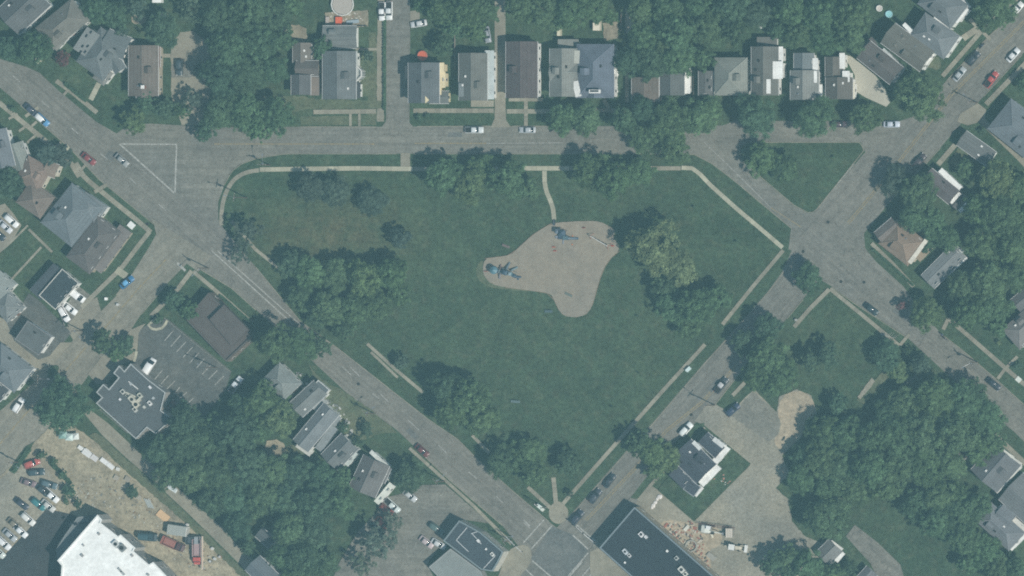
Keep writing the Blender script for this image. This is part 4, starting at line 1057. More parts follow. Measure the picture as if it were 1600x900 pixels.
grove('the lower wood right of the slate blue house', 'wood right of the slate blue house, lower part', [(985, 96, 28, 'd'), (1020, 98, 32, 'd'), (1062, 92, 32), (1100, 90, 24), (1040, 70, 22, 'l')])
grove('the pair on the verge before the slate blue house', 'verge trees', [(878, 186, 30), (916, 186, 30)])
grove('the wide clump spreading over the street above the park corner', 'clump over the street', [(975, 188, 26, 'd'), (1005, 170, 26, 'd'), (1010, 216, 32), (1048, 190, 38), (1090, 186, 36), (1055, 232, 30, 'l'), (1112, 168, 22)])
tree(1180, 181, 38, 'd', 'first of four round street trees, nearest the wide clump')
tree(1272, 184, 38, 'g', 'second of the four round street trees, before the light grey house')
tree(1352, 184, 31, 'g', 'smallest of the four round street trees, before the white driveway')
tree(1437, 152, 43, 'l', 'biggest street tree, standing on the cross road corner')
grove('the wood at the top edge behind the white porched houses', 'wood behind the porched houses', [(1238, 16, 30), (1285, 18, 34), (1332, 20, 34), (1248, 52, 26), (1288, 62, 30), (1330, 58, 28), (1215, 50, 18, 'd')])
tree(1555, 20, 38, 'g', 'large roadside tree at the top right beside the cross road')
tree(1602, 128, 17, 'd', 'dark tree cut by the right edge above the concrete drive')
grove('the park clump beside the north sidewalk', 'park clump north', [(693, 274, 34, 'g'), (735, 288, 32, 'l'), (752, 262, 28), (792, 280, 36), (826, 294, 22)])
grove('the park clump right of the playground path', 'park clump by path', [(925, 268, 34), (962, 282, 34), (1002, 268, 26)])
grove('the dark pair in the dry upper left of the park', 'dark park trees', [(486, 294, 26, 'k'), (524, 300, 28, 'k')])
tree(582, 316, 28, 'k', 'dark bushy park tree right of the dark pair', hs=.7)
tree(626, 370, 22, 'k', 'small dim park tree above the large western clump')
tree(390, 362, 28, 'k', 'dim tree at the rounded western corner of the park', thin=True)
tree(376, 394, 22, 'k', 'smaller dim tree beside the avenue at the park corner', thin=True)
grove('the large western park clump along the avenue, upper row', 'western park clump upper', [(455, 414, 26, 'd'), (485, 428, 32), (528, 430, 34), (572, 434, 32, 'l'), (612, 428, 30)])
grove('the large western park clump along the avenue, lower row', 'western park clump lower', [(478, 464, 30, 'd'), (515, 482, 32), (552, 484, 32), (590, 478, 28), (622, 458, 22), (536, 515, 20, 'd'), (495, 498, 20, 'd')])
grove('the trio across the avenue from the park clump', 'trees across the avenue', [(408, 522, 20, 'd'), (430, 534, 32), (467, 540, 32)])
tree(1026, 384, 47, 'y', 'large pale yellowish tree beside the playground')
tree(1062, 418, 34, 'y', 'smaller pale yellowish tree touching the large one on its lower right')
grove('the dark green clump below the yellowish trees', 'clump below the yellow trees', [(1038, 450, 24, 'd'), (1052, 478, 32), (1092, 478, 36), (1078, 508, 26), (1124, 464, 24)])
grove('the pair on the triangular grass island', 'island trees', [(1190, 250, 30), (1226, 262, 26)])
tree(1263, 434, 28, 'd', 'lone tree on the corner where cross road and side road meet')
grove('the park clump beside the faded walk on the avenue', 'park clump south west', [(694, 604, 30, 'd'), (735, 620, 36), (704, 646, 30), (755, 652, 30)])
tree(504, 540, 19, 'd', 'tree over the avenue between the park clump and the kerb trio')
tree(626, 566, 15, 'k', 'small dark tree on the lawn beside the park sidewalk')
grove('the clump at the southern tip of the park', 'clump at the southern tip', [(782, 722, 30, 'd'), (824, 712, 32), (836, 740, 26), (890, 722, 26, 'd')])
tree(890, 772, 8, 'k', 'tiny shrub by the sidewalk at the southern park tip', name='shrub', cat='shrub')
grove('the clump on the verge left of the black roofed house', 'clump by the black roofed house', [(1000, 694, 24, 'd'), (1018, 706, 28, 'l'), (1042, 716, 26, 'l'), (1022, 738, 18, 'l')])
grove('the clump right of the cross road below the corner walk', 'clump right of cross road', [(1168, 536, 28, 'd'), (1200, 512, 26, 'd'), (1198, 556, 34), (1224, 588, 28), (1182, 588, 26), (1204, 608, 18)])
grove('the dark pair on the vacant corner lawn', 'dark pair on the vacant lawn', [(1266, 562, 19, 'd'), (1295, 556, 22, 'd')])
grove('the loose trio beside the side road walkway', 'loose trio', [(1386, 556, 26, 'd'), (1402, 580, 22, 'l'), (1440, 570, 20, 'k')])
tree(1308, 632, 20, 'd', 'dark tree on the grass right of the sandy patch')
tree(1447, 490, 31, 'l', 'light green tree standing at the side road edge')
tree(1411, 478, 12, 'r', 'small dark red tree at the side road kerb')
grove('the mass right of the light green side road tree', 'mass by the side road', [(1502, 448, 30), (1545, 440, 34), (1512, 488, 32), (1552, 482, 32), (1590, 432, 26), (1488, 470, 20, 'd'), (1560, 515, 18)])
tree(1402, 282, 30, 'k', 'bluish grey tree leaning over the cross road')
grove('the green clump covering the purple grey house', 'clump over the purple house', [(1438, 300, 34, 'g'), (1428, 336, 30, 'g'), (1460, 352, 26, 'g'), (1480, 372, 26, 'g'), (1450, 384, 16, 'd')])
grove('the wood at the right edge behind the corner tan house', 'wood at the right edge', [(1510, 262, 20), (1560, 280, 34, 'l'), (1596, 292, 26), (1530, 328, 28), (1568, 338, 38), (1536, 378, 34), (1584, 386, 36), (1550, 405, 22), (1602, 340, 26)])
grove('the big lower right wood, row along the side road', 'big wood row along the road', [(1386, 650, 26, 'd'), (1418, 632, 34), (1462, 622, 38), (1508, 622, 38), (1542, 652, 34), (1552, 690, 24)])
grove('the big lower right wood, middle row', 'big wood middle row', [(1272, 670, 22), (1292, 674, 30), (1324, 676, 32), (1362, 682, 32), (1402, 680, 38), (1445, 672, 38), (1490, 682, 40), (1526, 704, 26)])
grove('the big lower right wood, bottom row', 'big wood bottom row', [(1256, 714, 24, 'd'), (1284, 718, 32), (1316, 722, 34), (1358, 730, 36), (1404, 728, 38), (1448, 724, 38), (1486, 726, 28), (1252, 750, 28), (1294, 758, 30), (1340, 766, 30), (1382, 764, 26)])
tree(1292, 808, 40, 'g', 'round tree above the small two tone garage')
grove('the bottom edge clump left of the small garage', 'bottom clump by the garage', [(1208, 882, 22, 'd'), (1232, 872, 24), (1262, 884, 30), (1236, 900, 22, 'd')])
grove('the bottom edge trees below the small garage', 'bottom trees below the garage', [(1302, 900, 24), (1328, 888, 16, 'd')])
grove('the clump below the two tone house, upper row', 'clump below two tone house', [(1432, 790, 28, 'd'), (1466, 778, 32), (1500, 776, 26), (1526, 792, 26), (1500, 808, 34), (1462, 818, 30)])
grove('the clump at the lower right edge, bottom row', 'bottom right clump', [(1508, 842, 30), (1538, 862, 32), (1512, 878, 24), (1560, 888, 28), (1592, 892, 26)])
# lower left
tree(100, 634, 47, 'd', 'large solitary dark tree covering the west road kerb')
grove('the trio between the west road and the striped parking lot', 'trio by the parking lot', [(160, 534, 22, 'd'), (196, 538, 20, 'd'), (182, 552, 16, 'g')])
grove('the pair at the end of the raised roof building', 'pair at the raised roof building', [(272, 468, 20, 'd'), (294, 484, 18)])
grove('the lower left wood, upper row near the pale hipped house', 'lower left wood upper row', [(290, 654, 30, 'd'), (346, 664, 24, 'g'), (378, 634, 26, 'd'), (412, 624, 32, 'g'), (438, 654, 30, 'l')])
grove('the lower left wood, second row', 'lower left wood second row', [(248, 704, 28, 'd'), (284, 700, 34, 'd'), (324, 690, 36, 'd'), (366, 676, 34, 'd'), (402, 668, 30, 'g')])
grove('the lower left wood, third row', 'lower left wood third row', [(266, 742, 30, 'g'), (302, 742, 34, 'g'), (342, 736, 38, 'd'), (386, 726, 36, 'd'), (428, 734, 32, 'g'), (466, 742, 32, 'd'), (504, 748, 30, 'd'), (536, 752, 22, 'g')])
grove('the lower left wood, fourth row', 'lower left wood fourth row', [(330, 782, 30, 'd'), (368, 776, 36, 'd'), (408, 778, 34, 'g'), (450, 784, 36, 'd'), (492, 788, 34, 'd'), (530, 788, 30, 'g')])
grove('the lower left wood, bottom row', 'lower left wood bottom row', [(372, 822, 28, 'd'), (452, 826, 32, 'g'), (494, 832, 34, 'd'), (440, 868, 28, 'g'), (478, 872, 34, 'd'), (508, 882, 26, 'd'), (462, 900, 26, 'g'), (388, 856, 16, 'd')])
tree(484, 614, 11, 'b', 'small tree between the pale hipped house and white framed porch house')
tree(538, 668, 11, 'd', 'small tree between the long narrow house and the shaded one')
tree(446, 618, 12, 'g', 'small tree between the pale hipped house and the wood')
tree(536, 742, 16, 'd', 'small dark tree behind the shaded grey house')
tree(574, 672, 13, 'b', 'small bush tree on the worn bank beside the avenue')
tree(560, 690, 12, 'd', 'small dark tree between shaded grey house and brown grey house')
tree(622, 728, 14, 'd', 'small dark tree at the corner of the brown grey house')
tree(640, 746, 30, 'd', 'dark tree on the avenue verge below the white walled house')
tree(590, 846, 36, 'h', 'loose greyish tree on the lot beside the red cars', thin=True)
tree(566, 882, 22, 'h', 'smaller loose greyish tree at the bottom edge of the lot', thin=True)
tree(612, 812, 20, 'h', 'thin greyish tree partly over the parked red car', thin=True)
grove('the dark group beside the brown hipped house', 'dark left edge group', [(12, 286, 28, 'd'), (72, 240, 22, 'k'), (96, 244, 22, 'k')])
# shrubs, hedges
for i, (x, y, r, c, lb) in enumerate(((86, 580, 9, 'd', 'oval shrub planter on the apron near the square grey shop'), (247, 500, 10, 'd', 'round shrub bed at the parking lot entrance'), (108, 768, 13, 'd', 'dark shrub at the end of the car row in the dirt lot'),
        (207, 770, 13, 'd', 'dark green shrub in the middle of the building site'), (65, 712, 10, 'd', 'shrub at the head of the car row by the red car'), (83, 722, 9, 'd', 'shrub strip along the top of the car row'),
        (98, 742, 9, 'd', 'scrubby bush between the car row and the bare dirt'), (122, 788, 9, 'd', 'low bush on the dirt above the huge white roof'), (104, 783, 7, 'd', 'low bush behind the white pickup in the dirt lot'),
        (20, 170, 7, 'd', 'clipped bush by the upper left kerb behind parked cars'), (957, 158, 8, 'd', 'small round bush before the slate blue house'), (1421, 548, 10, 'd', 'small bush where the front walk meets the side road'),
        (996, 494, 2.5, 'd', 'tiny dark bush on the open lawn below the playground'), (998, 583, 2.5, 'd', 'tiny dark bush on the lawn near the south east park walk'), (957, 636, 2.5, 'd', 'lowest tiny dark bush on the open park lawn'),
        (1084, 323, 3, 'd', 'tiny dark bush on the lawn inside the north east park corner'), (1151, 378, 3, 'd', 'tiny dark bush on the lawn near the eastern park walk'), (1590, 572, 9, 'b', 'greyish shrub at the right edge by the forked walkway'),
        (1561, 536, 6, 'y', 'ring of pale plants on the lawn by the side road walk'), (1303, 246, 3.5, 'd', 'tiny dark bush on the triangular island lawn'), (1332, 650, 5, 'd', 'small bush at the foot of the grass track'),
        (655, 184, 7, 'd', 'small bush on the verge at the back street mouth'), (668, 182, 6, 'd', 'second small bush on the verge near the back street mouth'), (945, 30, 6, 'd', 'bush in the bare garden behind the slate blue house'),
        (1535, 205, 8, 'd', 'small tree beside the long concrete drive mouth'))):
    tree(x, y, r, c, lb, None, name='shrub', cat='shrub', hs=.8)
def hedge(pts, w_, label):
    P = [W(x, y) for x, y in pts]
    t = thing('hedge', label, 'hedge', P[0])
    r = random.Random(int(pts[0][0]))
    mb = MB(); tones = []
    for a, b in zip(P, P[1:]):
        L = (b - a).length
        d = (b - a).normalized(); n = Vector((-d.y, d.x, 0))
        for _ in range(int(L * 70)):
            c = a.lerp(b, r.random()) - P[0] + n * r.uniform(-.5, .5) * w_ * S + Vector((0, 0, r.uniform(.2, 1.1)))
            u = Vector((r.uniform(-1, 1), r.uniform(-1, 1), r.uniform(-.5, .5))).normalized() * .24
            v = u.cross(Vector((r.uniform(-.4, .4), r.uniform(-.4, .4), 1))).normalized() * .18
            mb.face([c - u, c + v, c + u, c - v]); tones += [r.uniform(.75, 1.25)] * 4
    me = mb.mesh('foliage'); at = me.attributes.new('tone', 'FLOAT', 'POINT'); at.data.foreach_set('value', tones)
    link('foliage', me, 'foliage', t, GREENS['d'])
hedge([(102, 130), (120, 145), (136, 158)], 5, 'hedge along the front walk of the many planed house')
hedge([(602, 22), (602, 172)], 3, 'long thin hedge line beside the back street')
hedge([(1366, 390), (1428, 446)], 3, 'hedge along the kerb of the tan corner house')
hedge([(345, 462), (398, 508)], 3.5, 'hedge strip between the raised roof building and the avenue walk')
hedge([(22, 738), (48, 700)], 6, 'rough hedge beside the dirt lot entrance on the west road')
hedge([(80, 722), (112, 756)], 6, 'overgrown strip behind the parked car row')

# ------------------------------------------------------------------ vehicles
def loft(sections):
    """sections: (x, half width, z0, z1) with chamfered corners -> closed body"""
    mb = MB()
    n = 8
    for (x, w, z0, z1) in sections:
        c = min(w * .22, (z1 - z0) * .35)
        ring = [(-w, z0 + c * .4), (-w + c * .4, z0), (w - c * .4, z0), (w, z0 + c * .4), (w, z1 - c), (w - c, z1), (-w + c, z1), (-w, z1 - c)]
        mb.v += [(x, y, z) for y, z in ring]
    for i in range(len(sections) - 1):
        for k in range(n):
            j = (k + 1) % n
            mb.f.append((i * n + k, i * n + j, (i + 1) * n + j, (i + 1) * n + k)[::-1])
    mb.f.append(tuple(range(n)))
    mb.f.append(tuple((len(sections) - 1) * n + k for k in range(n))[::-1])
    return mb
def smooth(me):
    me.polygons.foreach_set('use_smooth', [True] * len(me.polygons))
    return me
WH = MB().bar((0, -.11, 0), (0, .11, 0), .33, seg=12).mesh('wheel'); WH.materials.append(MATS['tyre'])
RIMM = MB().bar((0, -.12, 0), (0, .12, 0), .2, seg=8).mesh('rim'); RIMM.materials.append(MATS['rim'])
CARS = {}
def car_proto(kind):
    P = {}
    if kind == 'sedan':
        L, bw = 4.6, .90
        body = loft([(-2.3, .74, .38, .78), (-2.1, .86, .25, .92), (-1.2, .9, .22, .96), (.9, .9, .22, .95), (1.6, .88, .22, .88), (2.15, .82, .25, .76), (2.3, .68, .36, .66)])
        glass = loft([(-1.75, .70, .90, .93), (-1.05, .70, .9, 1.36), (.35, .70, .9, 1.38), (1.1, .72, .9, .95)])
        roof = loft([(-1.12, .58, 1.33, 1.40), (-.6, .62, 1.35, 1.45), (.1, .62, 1.36, 1.45), (.45, .56, 1.34, 1.40)])
        wx = (-1.4, 1.4)
    elif kind == 'suv':
        L = 4.7
        body = loft([(-2.3, .82, .4, 1.0), (-2.15, .92, .28, 1.08), (-.8, .93, .26, 1.1), (1.0, .93, .26, 1.08), (1.75, .9, .28, 1.0), (2.2, .84, .3, .88), (2.3, .72, .4, .78)])
        glass = loft([(-2.22, .76, 1.05, 1.1), (-1.95, .76, 1.05, 1.62), (.35, .76, 1.05, 1.64), (1.05, .78, 1.05, 1.1)])
        roof = loft([(-2.05, .66, 1.58, 1.68), (-1.2, .70, 1.6, 1.74), (-.1, .70, 1.6, 1.73), (.42, .62, 1.58, 1.66)])
        wx = (-1.45, 1.45)
    elif kind == 'pickup':
        L = 5.3
        body = loft([(-2.6, .9, .42, 1.0), (-2.5, .93, .35, 1.02), (-.7, .93, .3, 1.02), (1.1, .93, .3, 1.05), (2.2, .9, .3, 1.0), (2.6, .8, .36, .85)])
        glass = loft([(-.75, .78, 1.0, 1.5), (-.6, .78, 1.0, 1.62), (.7, .76, 1.0, 1.62), (1.3, .78, 1.0, 1.08)])
        roof = loft([(-.68, .68, 1.58, 1.68), (-.3, .70, 1.6, 1.72), (.4, .70, 1.6, 1.72), (.75, .64, 1.58, 1.66)])
        wx = (-1.6, 1.65)
    else:   # van
        L = 5.4
        body = loft([(-2.7, .92, .4, 1.95), (-2.6, .98, .3, 2.1), (.9, .98, .28, 2.12), (1.5, .97, .28, 1.7), (2.2, .93, .3, 1.15), (2.65, .82, .36, .95)])
        glass = loft([(1.05, .90, 1.4, 2.06), (1.3, .88, 1.35, 1.96), (1.75, .86, 1.25, 1.6), (2.02, .82, 1.15, 1.34)])
        roof = loft([(-2.5, .8, 2.1, 2.16), (-1.5, .84, 2.1, 2.2), (.4, .84, 2.1, 2.2), (.85, .78, 2.1, 2.15)])
        wx = (-1.7, 1.7)
    P['body'] = smooth(body.mesh('body')); P['body'].materials.append(MATS['car_paint'])
    P['window_glass'] = smooth(glass.mesh('window_glass')); P['window_glass'].materials.append(MATS['glass_dark'])
    P['roof_panel'] = smooth(roof.mesh('roof_panel')); P['roof_panel'].materials.append(MATS['car_paint'])
    if kind == 'pickup':
        P['load_bed'] = MB().box(-1.65, 0, .985, 1.7, 1.5, .1).mesh('load_bed'); P['load_bed'].materials.append(MATS['tyre'])
    h = body.v[-1][0]
    P['_wx'] = wx; P['_L'] = L
    hl = MB().box(0, 0, 0, .22, .34, .16).mesh('headlight'); hl.materials.append(MATS['lamp_clear'])
    tl = MB().box(0, 0, 0, .14, .3, .18).mesh('tail_light'); tl.materials.append(MATS['lamp_red'])
    P['_hl'], P['_tl'] = hl, tl
    P['_fx'] = {'sedan': 2.18, 'suv': 2.2, 'pickup': 2.5, 'van': 2.5}[kind]; P['_rx'] = {'sedan': -2.2, 'suv': -2.26, 'pickup': -2.58, 'van': -2.68}[kind]
    P['_z'] = {'sedan': .62, 'suv': .8, 'pickup': .82, 'van': .85}[kind]
    return P
def car(x, y, deg, kind, color, label, cat='car', roofc=None, scale=1.0, name='parked_car', group=None):
    if kind not in CARS: CARS[kind] = car_proto(kind)
    P = CARS[kind]
    p = W(x, y, .9)
    zz = .1 if y < 0 else .09
    t = thing(name, label, cat, (p.x, p.y, zz), -math.radians(deg), group)
    t.scale = (scale,) * 3
    for k, me in P.items():
        if k[0] != '_': link(k, me, None, t, roofc if (k == 'roof_panel' and roofc) else color)
    for wx in P['_wx']:
        for sy in (-1, 1):
            w_ = link('wheel', WH, None, t, None, (wx, sy * .82, .33)); link('rim', RIMM, None, w_)
    for sy in (-1, 1):
        link('headlight', P['_hl'], None, t, None, (P['_fx'], sy * .6, P['_z']))
        link('tail_light', P['_tl'], None, t, None, (P['_rx'], sy * .62, P['_z'] + .04))
WC, SC, KC, RC, BC = (.82, .83, .82), (.45, .47, .48), (.035, .045, .055), (.38, .05, .04), (.04, .16, .32)
for c in ((48, 172, 42, 'sedan', (.06, .07, .10), 'dark car first in the pair parked on the upper avenue kerb'), (66, 187, 42, 'suv', (.10, .28, .5), 'bright blue car second in the pair on the upper avenue kerb', 'car', WC),
    (138, 248, 38, 'sedan', (.25, .05, .05), 'dark red car parked on the avenue kerb left of the painted triangle'), (190, 250, 42, 'sedan', (.30, .31, .30), 'silver car driving on the avenue beside the painted triangle'),
    (280, 105, 90, 'suv', (.05, .07, .08), 'dark car parked in the driveway right of the brown roofed house'), (597, 18, 90, 'pickup', WC, 'left white pickup of the two on the back street', 'pickup'), (608, 17, 90, 'pickup', (.7, .72, .7), 'right white pickup of the two on the back street', 'pickup'),
    (741, 203, 0, 'pickup', (.62, .66, .66), 'silver pickup parked on the street before the pale lean-to house', 'pickup'), (824, 203, 180, 'sedan', (.45, .48, .5), 'silver car parked on the street before the long brown roof'), (654, 37, 170, 'sedan', (.6, .62, .62), 'pale car on the concrete pad beside the back street'),
    (761, 54, 80, 'sedan', (.3, .32, .35), 'grey car beside the narrow driveway under trees'), (1393, 194, 0, 'sedan', (.55, .6, .68), 'silver car emerging from under the corner tree'), (1311, 194, 0, 'sedan', (.08, .05, .06), 'dark car between two round street trees'),
    (1499, 116, -50, 'sedan', (.4, .43, .44), 'grey car parked on the cross road nearest the corner tree'), (1521, 91, -50, 'suv', KC, 'black van shaped car parked before the light blue grey house'), (1583, 86, -48, 'sedan', (.7, .72, .72), 'white car parked on the right kerb above the red pickup'),
    (1549, 124, -52, 'pickup', (.42, .07, .06), 'bright red pickup on the right kerb of the cross road', 'pickup'), (1588, 15, -48, 'pickup', (.75, .75, .72), 'white pickup parked by the large tree at the top right', 'pickup'), (1437, 251, -52, 'suv', (.07, .055, .06), 'dark maroon car at the kerb by the bluish grey tree'),
    (1127, 602, -50, 'pickup', (.06, .07, .08), 'dark pickup with a pale load on the cross road kerb', 'pickup', (.5, .5, .5)), (1145, 640, -42, 'suv', (.035, .05, .09), 'dark blue car parked on the gravel lot'), (1072, 671, -48, 'suv', (.78, .82, .80), 'white car beside the small grass wedge near the black roofed house'),
    (952, 751, -52, 'sedan', KC, 'first dark car of three queuing on the cross road, farthest from the crossroads'), (930, 775, -52, 'suv', (.05, .06, .075), 'middle dark car of three queuing on the cross road'), (902, 808, -50, 'suv', (.04, .05, .07), 'last dark car of three queuing, right at the crossroads'),
    (198, 441, -40, 'sedan', BC, 'blue car parked on the west road by the pale crossing pad', 'car', (.15, .4, .65)), (120, 461, 38, 'van', WC, 'long white van parked beside the black roofed shop', 'van'), (109, 482, 38, 'sedan', WC, 'white car second from the shop wall'), (100, 491, 60, 'suv', (.8, .8, .8), 'white car nearest the lower corner of the black roofed shop'),
    (29, 633, -58, 'suv', WC, 'white car under the large solitary tree on the west road'), (233, 573, -58, 'van', WC, 'white van at the head of the striped parking lot', 'van'), (368, 601, -52, 'pickup', (.7, .74, .76), 'white pickup at the tree shaded end of the parking lot', 'pickup'), (264, 636, -45, 'sedan', (.12, .06, .06), 'dark red car against the notched building'),
    (18, 345, 42, 'suv', WC, 'white car topmost in the small left edge lot'), (8, 354, 42, 'sedan', (.6, .62, .64), 'silver car in the small left edge lot'), (-3, 366, 42, 'sedan', KC, 'dark car cut by the left edge in the small lot'),
    (1361, 483, 38, 'sedan', (.03, .05, .055), 'black car on the left kerb of the side road'), (1552, 600, 40, 'sedan', (.035, .045, .06), 'black car on the right kerb of the side road near the fork walk'),
    (659, 704, 42, 'sedan', (.14, .04, .04), 'dark maroon car on the avenue kerb before the shaded houses'), (613, 790, 42, 'pickup', (.62, .68, .66), 'pale pickup beside the long white wall', 'pickup'), (604, 797, 36, 'suv', (.22, .06, .05), 'dark red car with a white mark next to the pale pickup'),
    (597, 817, 45, 'sedan', (.45, .07, .04), 'orange red car partly under the loose greyish tree'), (588, 827, 45, 'sedan', (.05, .09, .09), 'dark green car left of the orange red one'), (640, 774, 40, 'sedan', (.5, .52, .52), 'grey car in the tree shade at the top of the bottom lot'),
    (682, 826, 35, 'suv', (.10, .15, .14), 'dark green car beside the dark commercial building'), (666, 847, 38, 'sedan', (.5, .42, .42), 'pale pink grey car in the lot left of the dark commercial building'), (685, 850, 30, 'sedan', (.6, .62, .62), 'silver car tight against the commercial building wall'),
    (50, 724, -22, 'suv', (.45, .10, .08), 'red car at the top of the dirt lot row'), (57, 738, -4, 'suv', (.05, .08, .09), 'dark car directly below the red one in the dirt lot'), (44, 754, 18, 'sedan', (.22, .16, .17), 'dusty mauve car third in the dirt lot row'),
    (77, 757, 18, 'suv', (.10, .15, .17), 'long dark teal car beside the dirt lot scrub'), (66, 766, 40, 'sedan', (.04, .06, .07), 'black car squeezed against the white pickup'), (80, 774, 42, 'pickup', WC, 'white pickup in the dirt lot row', 'pickup'),
    (33, 787, 38, 'sedan', (.05, .06, .08), 'dark blue car on the left of the dirt lot'), (60, 788, 40, 'suv', (.05, .20, .21), 'teal car at the edge of the painted building shadow'), (44, 811, 42, 'suv', (.72, .72, .68), 'white car lower in the dirt lot beside the painted building shadow'),
    (22, 819, 40, 'sedan', (.22, .2, .15), 'olive brown car lower in the dirt lot'), (32, 830, 42, 'sedan', (.78, .8, .8), 'white car touching the painted building shadow edge'), (15, 836, 42, 'sedan', (.4, .42, .43), 'silver car in the lower corner group of the dirt lot'),
    (6, 849, 42, 'suv', (.75, .76, .76), 'white car at the left edge in the corner group'), (-3, 862, 42, 'sedan', (.6, .65, .6), 'pale car cut by the left edge, lowest in the dirt lot'), (75, 790, 40, 'sedan', (.55, .55, .52), 'small grey car between the teal car and the scrub')):
    x, y, dg, kd, cl, lb = c[:6]
    car(x, y, dg, kd, cl, lb, c[6] if len(c) > 6 else 'car', c[7] if len(c) > 7 else None, name={'pickup': 'pickup_truck', 'van': 'van'}.get(kd, 'parked_car'), group='cars parked in the dirt lot' if x < 90 and y > 715 else None)

# motorcycles by the kerbs
def motorbike(x, y, deg, color, label):
    p = W(x, y)
    t = thing('motorcycle', label, 'motorcycle', (p.x, p.y, .06), -math.radians(deg))
    for wx in (-.7, .7):
        MB().bar((wx, -.07, .32), (wx, .07, .32), .32, seg=10).build('wheel', 'tyre', t)
    loft([(-.6, .12, .5, .75), (0, .17, .4, .85), (.35, .17, .5, .95), (.55, .08, .6, .85)]).build('body', 'car_paint', t, color)
    loft([(-.75, .1, .74, .8), (-.3, .16, .78, .86), (0, .12, .8, .88)]).build('seat', 'tyre', t)
    MB().bar((.5, -.38, 1.05), (.5, .38, 1.05), .025).bar((.5, 0, 1.05), (.72, 0, .35), .03).build('handlebar', 'steel', t)
motorbike(1535, 72, -50, (.05, .07, .12), 'dark motorcycle at the kerb above the black car')
motorbike(1472, 522, 40, (.05, .07, .16), 'bluish motorcycle, left one of two on the side road kerb')
motorbike(1476, 528, 40, (.03, .03, .04), 'black motorcycle, right one of two on the side road kerb')

# ------------------------------------------------------------------ poles and lamps
def pole(x, y, h, deg, label, arm=True):
    p = W(x, y)
    t = thing('utility_pole', label, 'utility pole', (p.x, p.y, 0), -math.radians(deg), 'wooden utility poles')
    MB().bar((0, 0, 0), (0, 0, h), .17, .11, 8).build('post', 'wood_pole', t)
    ca = MB().box(0, 0, h - .6, .12, 2.4, .14).build('crossarm', 'wood_pole', t)
    for q in (-1.05, -.4, .4, 1.05):
        MB().bar((0, q, h - .53), (0, q, h - .3), .05, seg=6).build('insulator', 'lamp_clear', ca)
    if arm:
        MB().bar((0, 0, h - 1.6), (2.6, 0, h - 1.1), .04, seg=6).build('lamp_arm', 'steel', t)
        MB().box(2.8, 0, h - 1.1, .6, .28, .16).build('lamp_head', 'steel', t)
    MB().bar((.3, .18, h - 2.4), (.3, .18, h - 1.5), .22, seg=8).build('transformer', 'steel', t)
for x, y, h, dg, lb in ((1117, 633, 10, -140, 'pole at the driveway mouth on the cross road kerb'), (386, 309, 12, 190, 'tall lamp pole inside the rounded park corner'), (1527, 160, 9.5, -130, 'pole beside the long concrete drive on the cross road'),
        (1528, 566, 9, 150, 'pole on the verge of the side road'), (130, 517, 10, 40, 'pole on the west road apron by the shops'), (326, 419, 9.5, 130, 'pole on the corner verge where avenue and west road meet'),
        (585, 646, 9, -40, 'pole on the worn bank beside the avenue'), (695, 752, 9.5, -40, 'pole on the avenue verge above the bottom lot'), (75, 592, 9, 0, 'pole at the edge of the large solitary tree by the west road'),
        (338, 574, 9, 200, 'pole behind the raised roof building'), (30, 722, 9, 30, 'pole at the dirt lot entrance'), (422, 258, 8, -90, 'pole on the curved park verge'), (800, 845, 9, -30, 'pole at the bottom crossroads left corner')):
    pole(x, y, h, dg, lb + ', dark wood')
# traffic signal mast
def mast(x, y, x2, y2, label):
    p, q = W(x, y), W(x2, y2)
    d = q - p
    t = thing('signal_mast', label, 'traffic signal', p)
    MB().bar((0, 0, 0), (0, 0, 6.5), .14, .1).build('post', 'steel', t)
    MB().bar((0, 0, 5.9), (d.x * .5, d.y * .5, 6.5), .09).bar((d.x * .5, d.y * .5, 6.5), (d.x, d.y, 6.6), .08).build('mast_arm', 'trim_white', t)
    for k in (.6, .95):
        s_ = MB().box(d.x * k, d.y * k, 6.1, .35, .3, 1.0).build('signal_head', 'tyre', t)
        MB().box(d.x * k, d.y * k, 6.45, .2, .34, .2).build('signal_lens', 'lamp_red', s_)
mast(937, 847, 910, 822, 'white traffic signal arm at the black building corner')
mast(800, 838, 826, 862, 'white traffic signal arm at the left crossroads corner')
mast(855, 793, 845, 787, 'short white signal mast at the southern park tip')

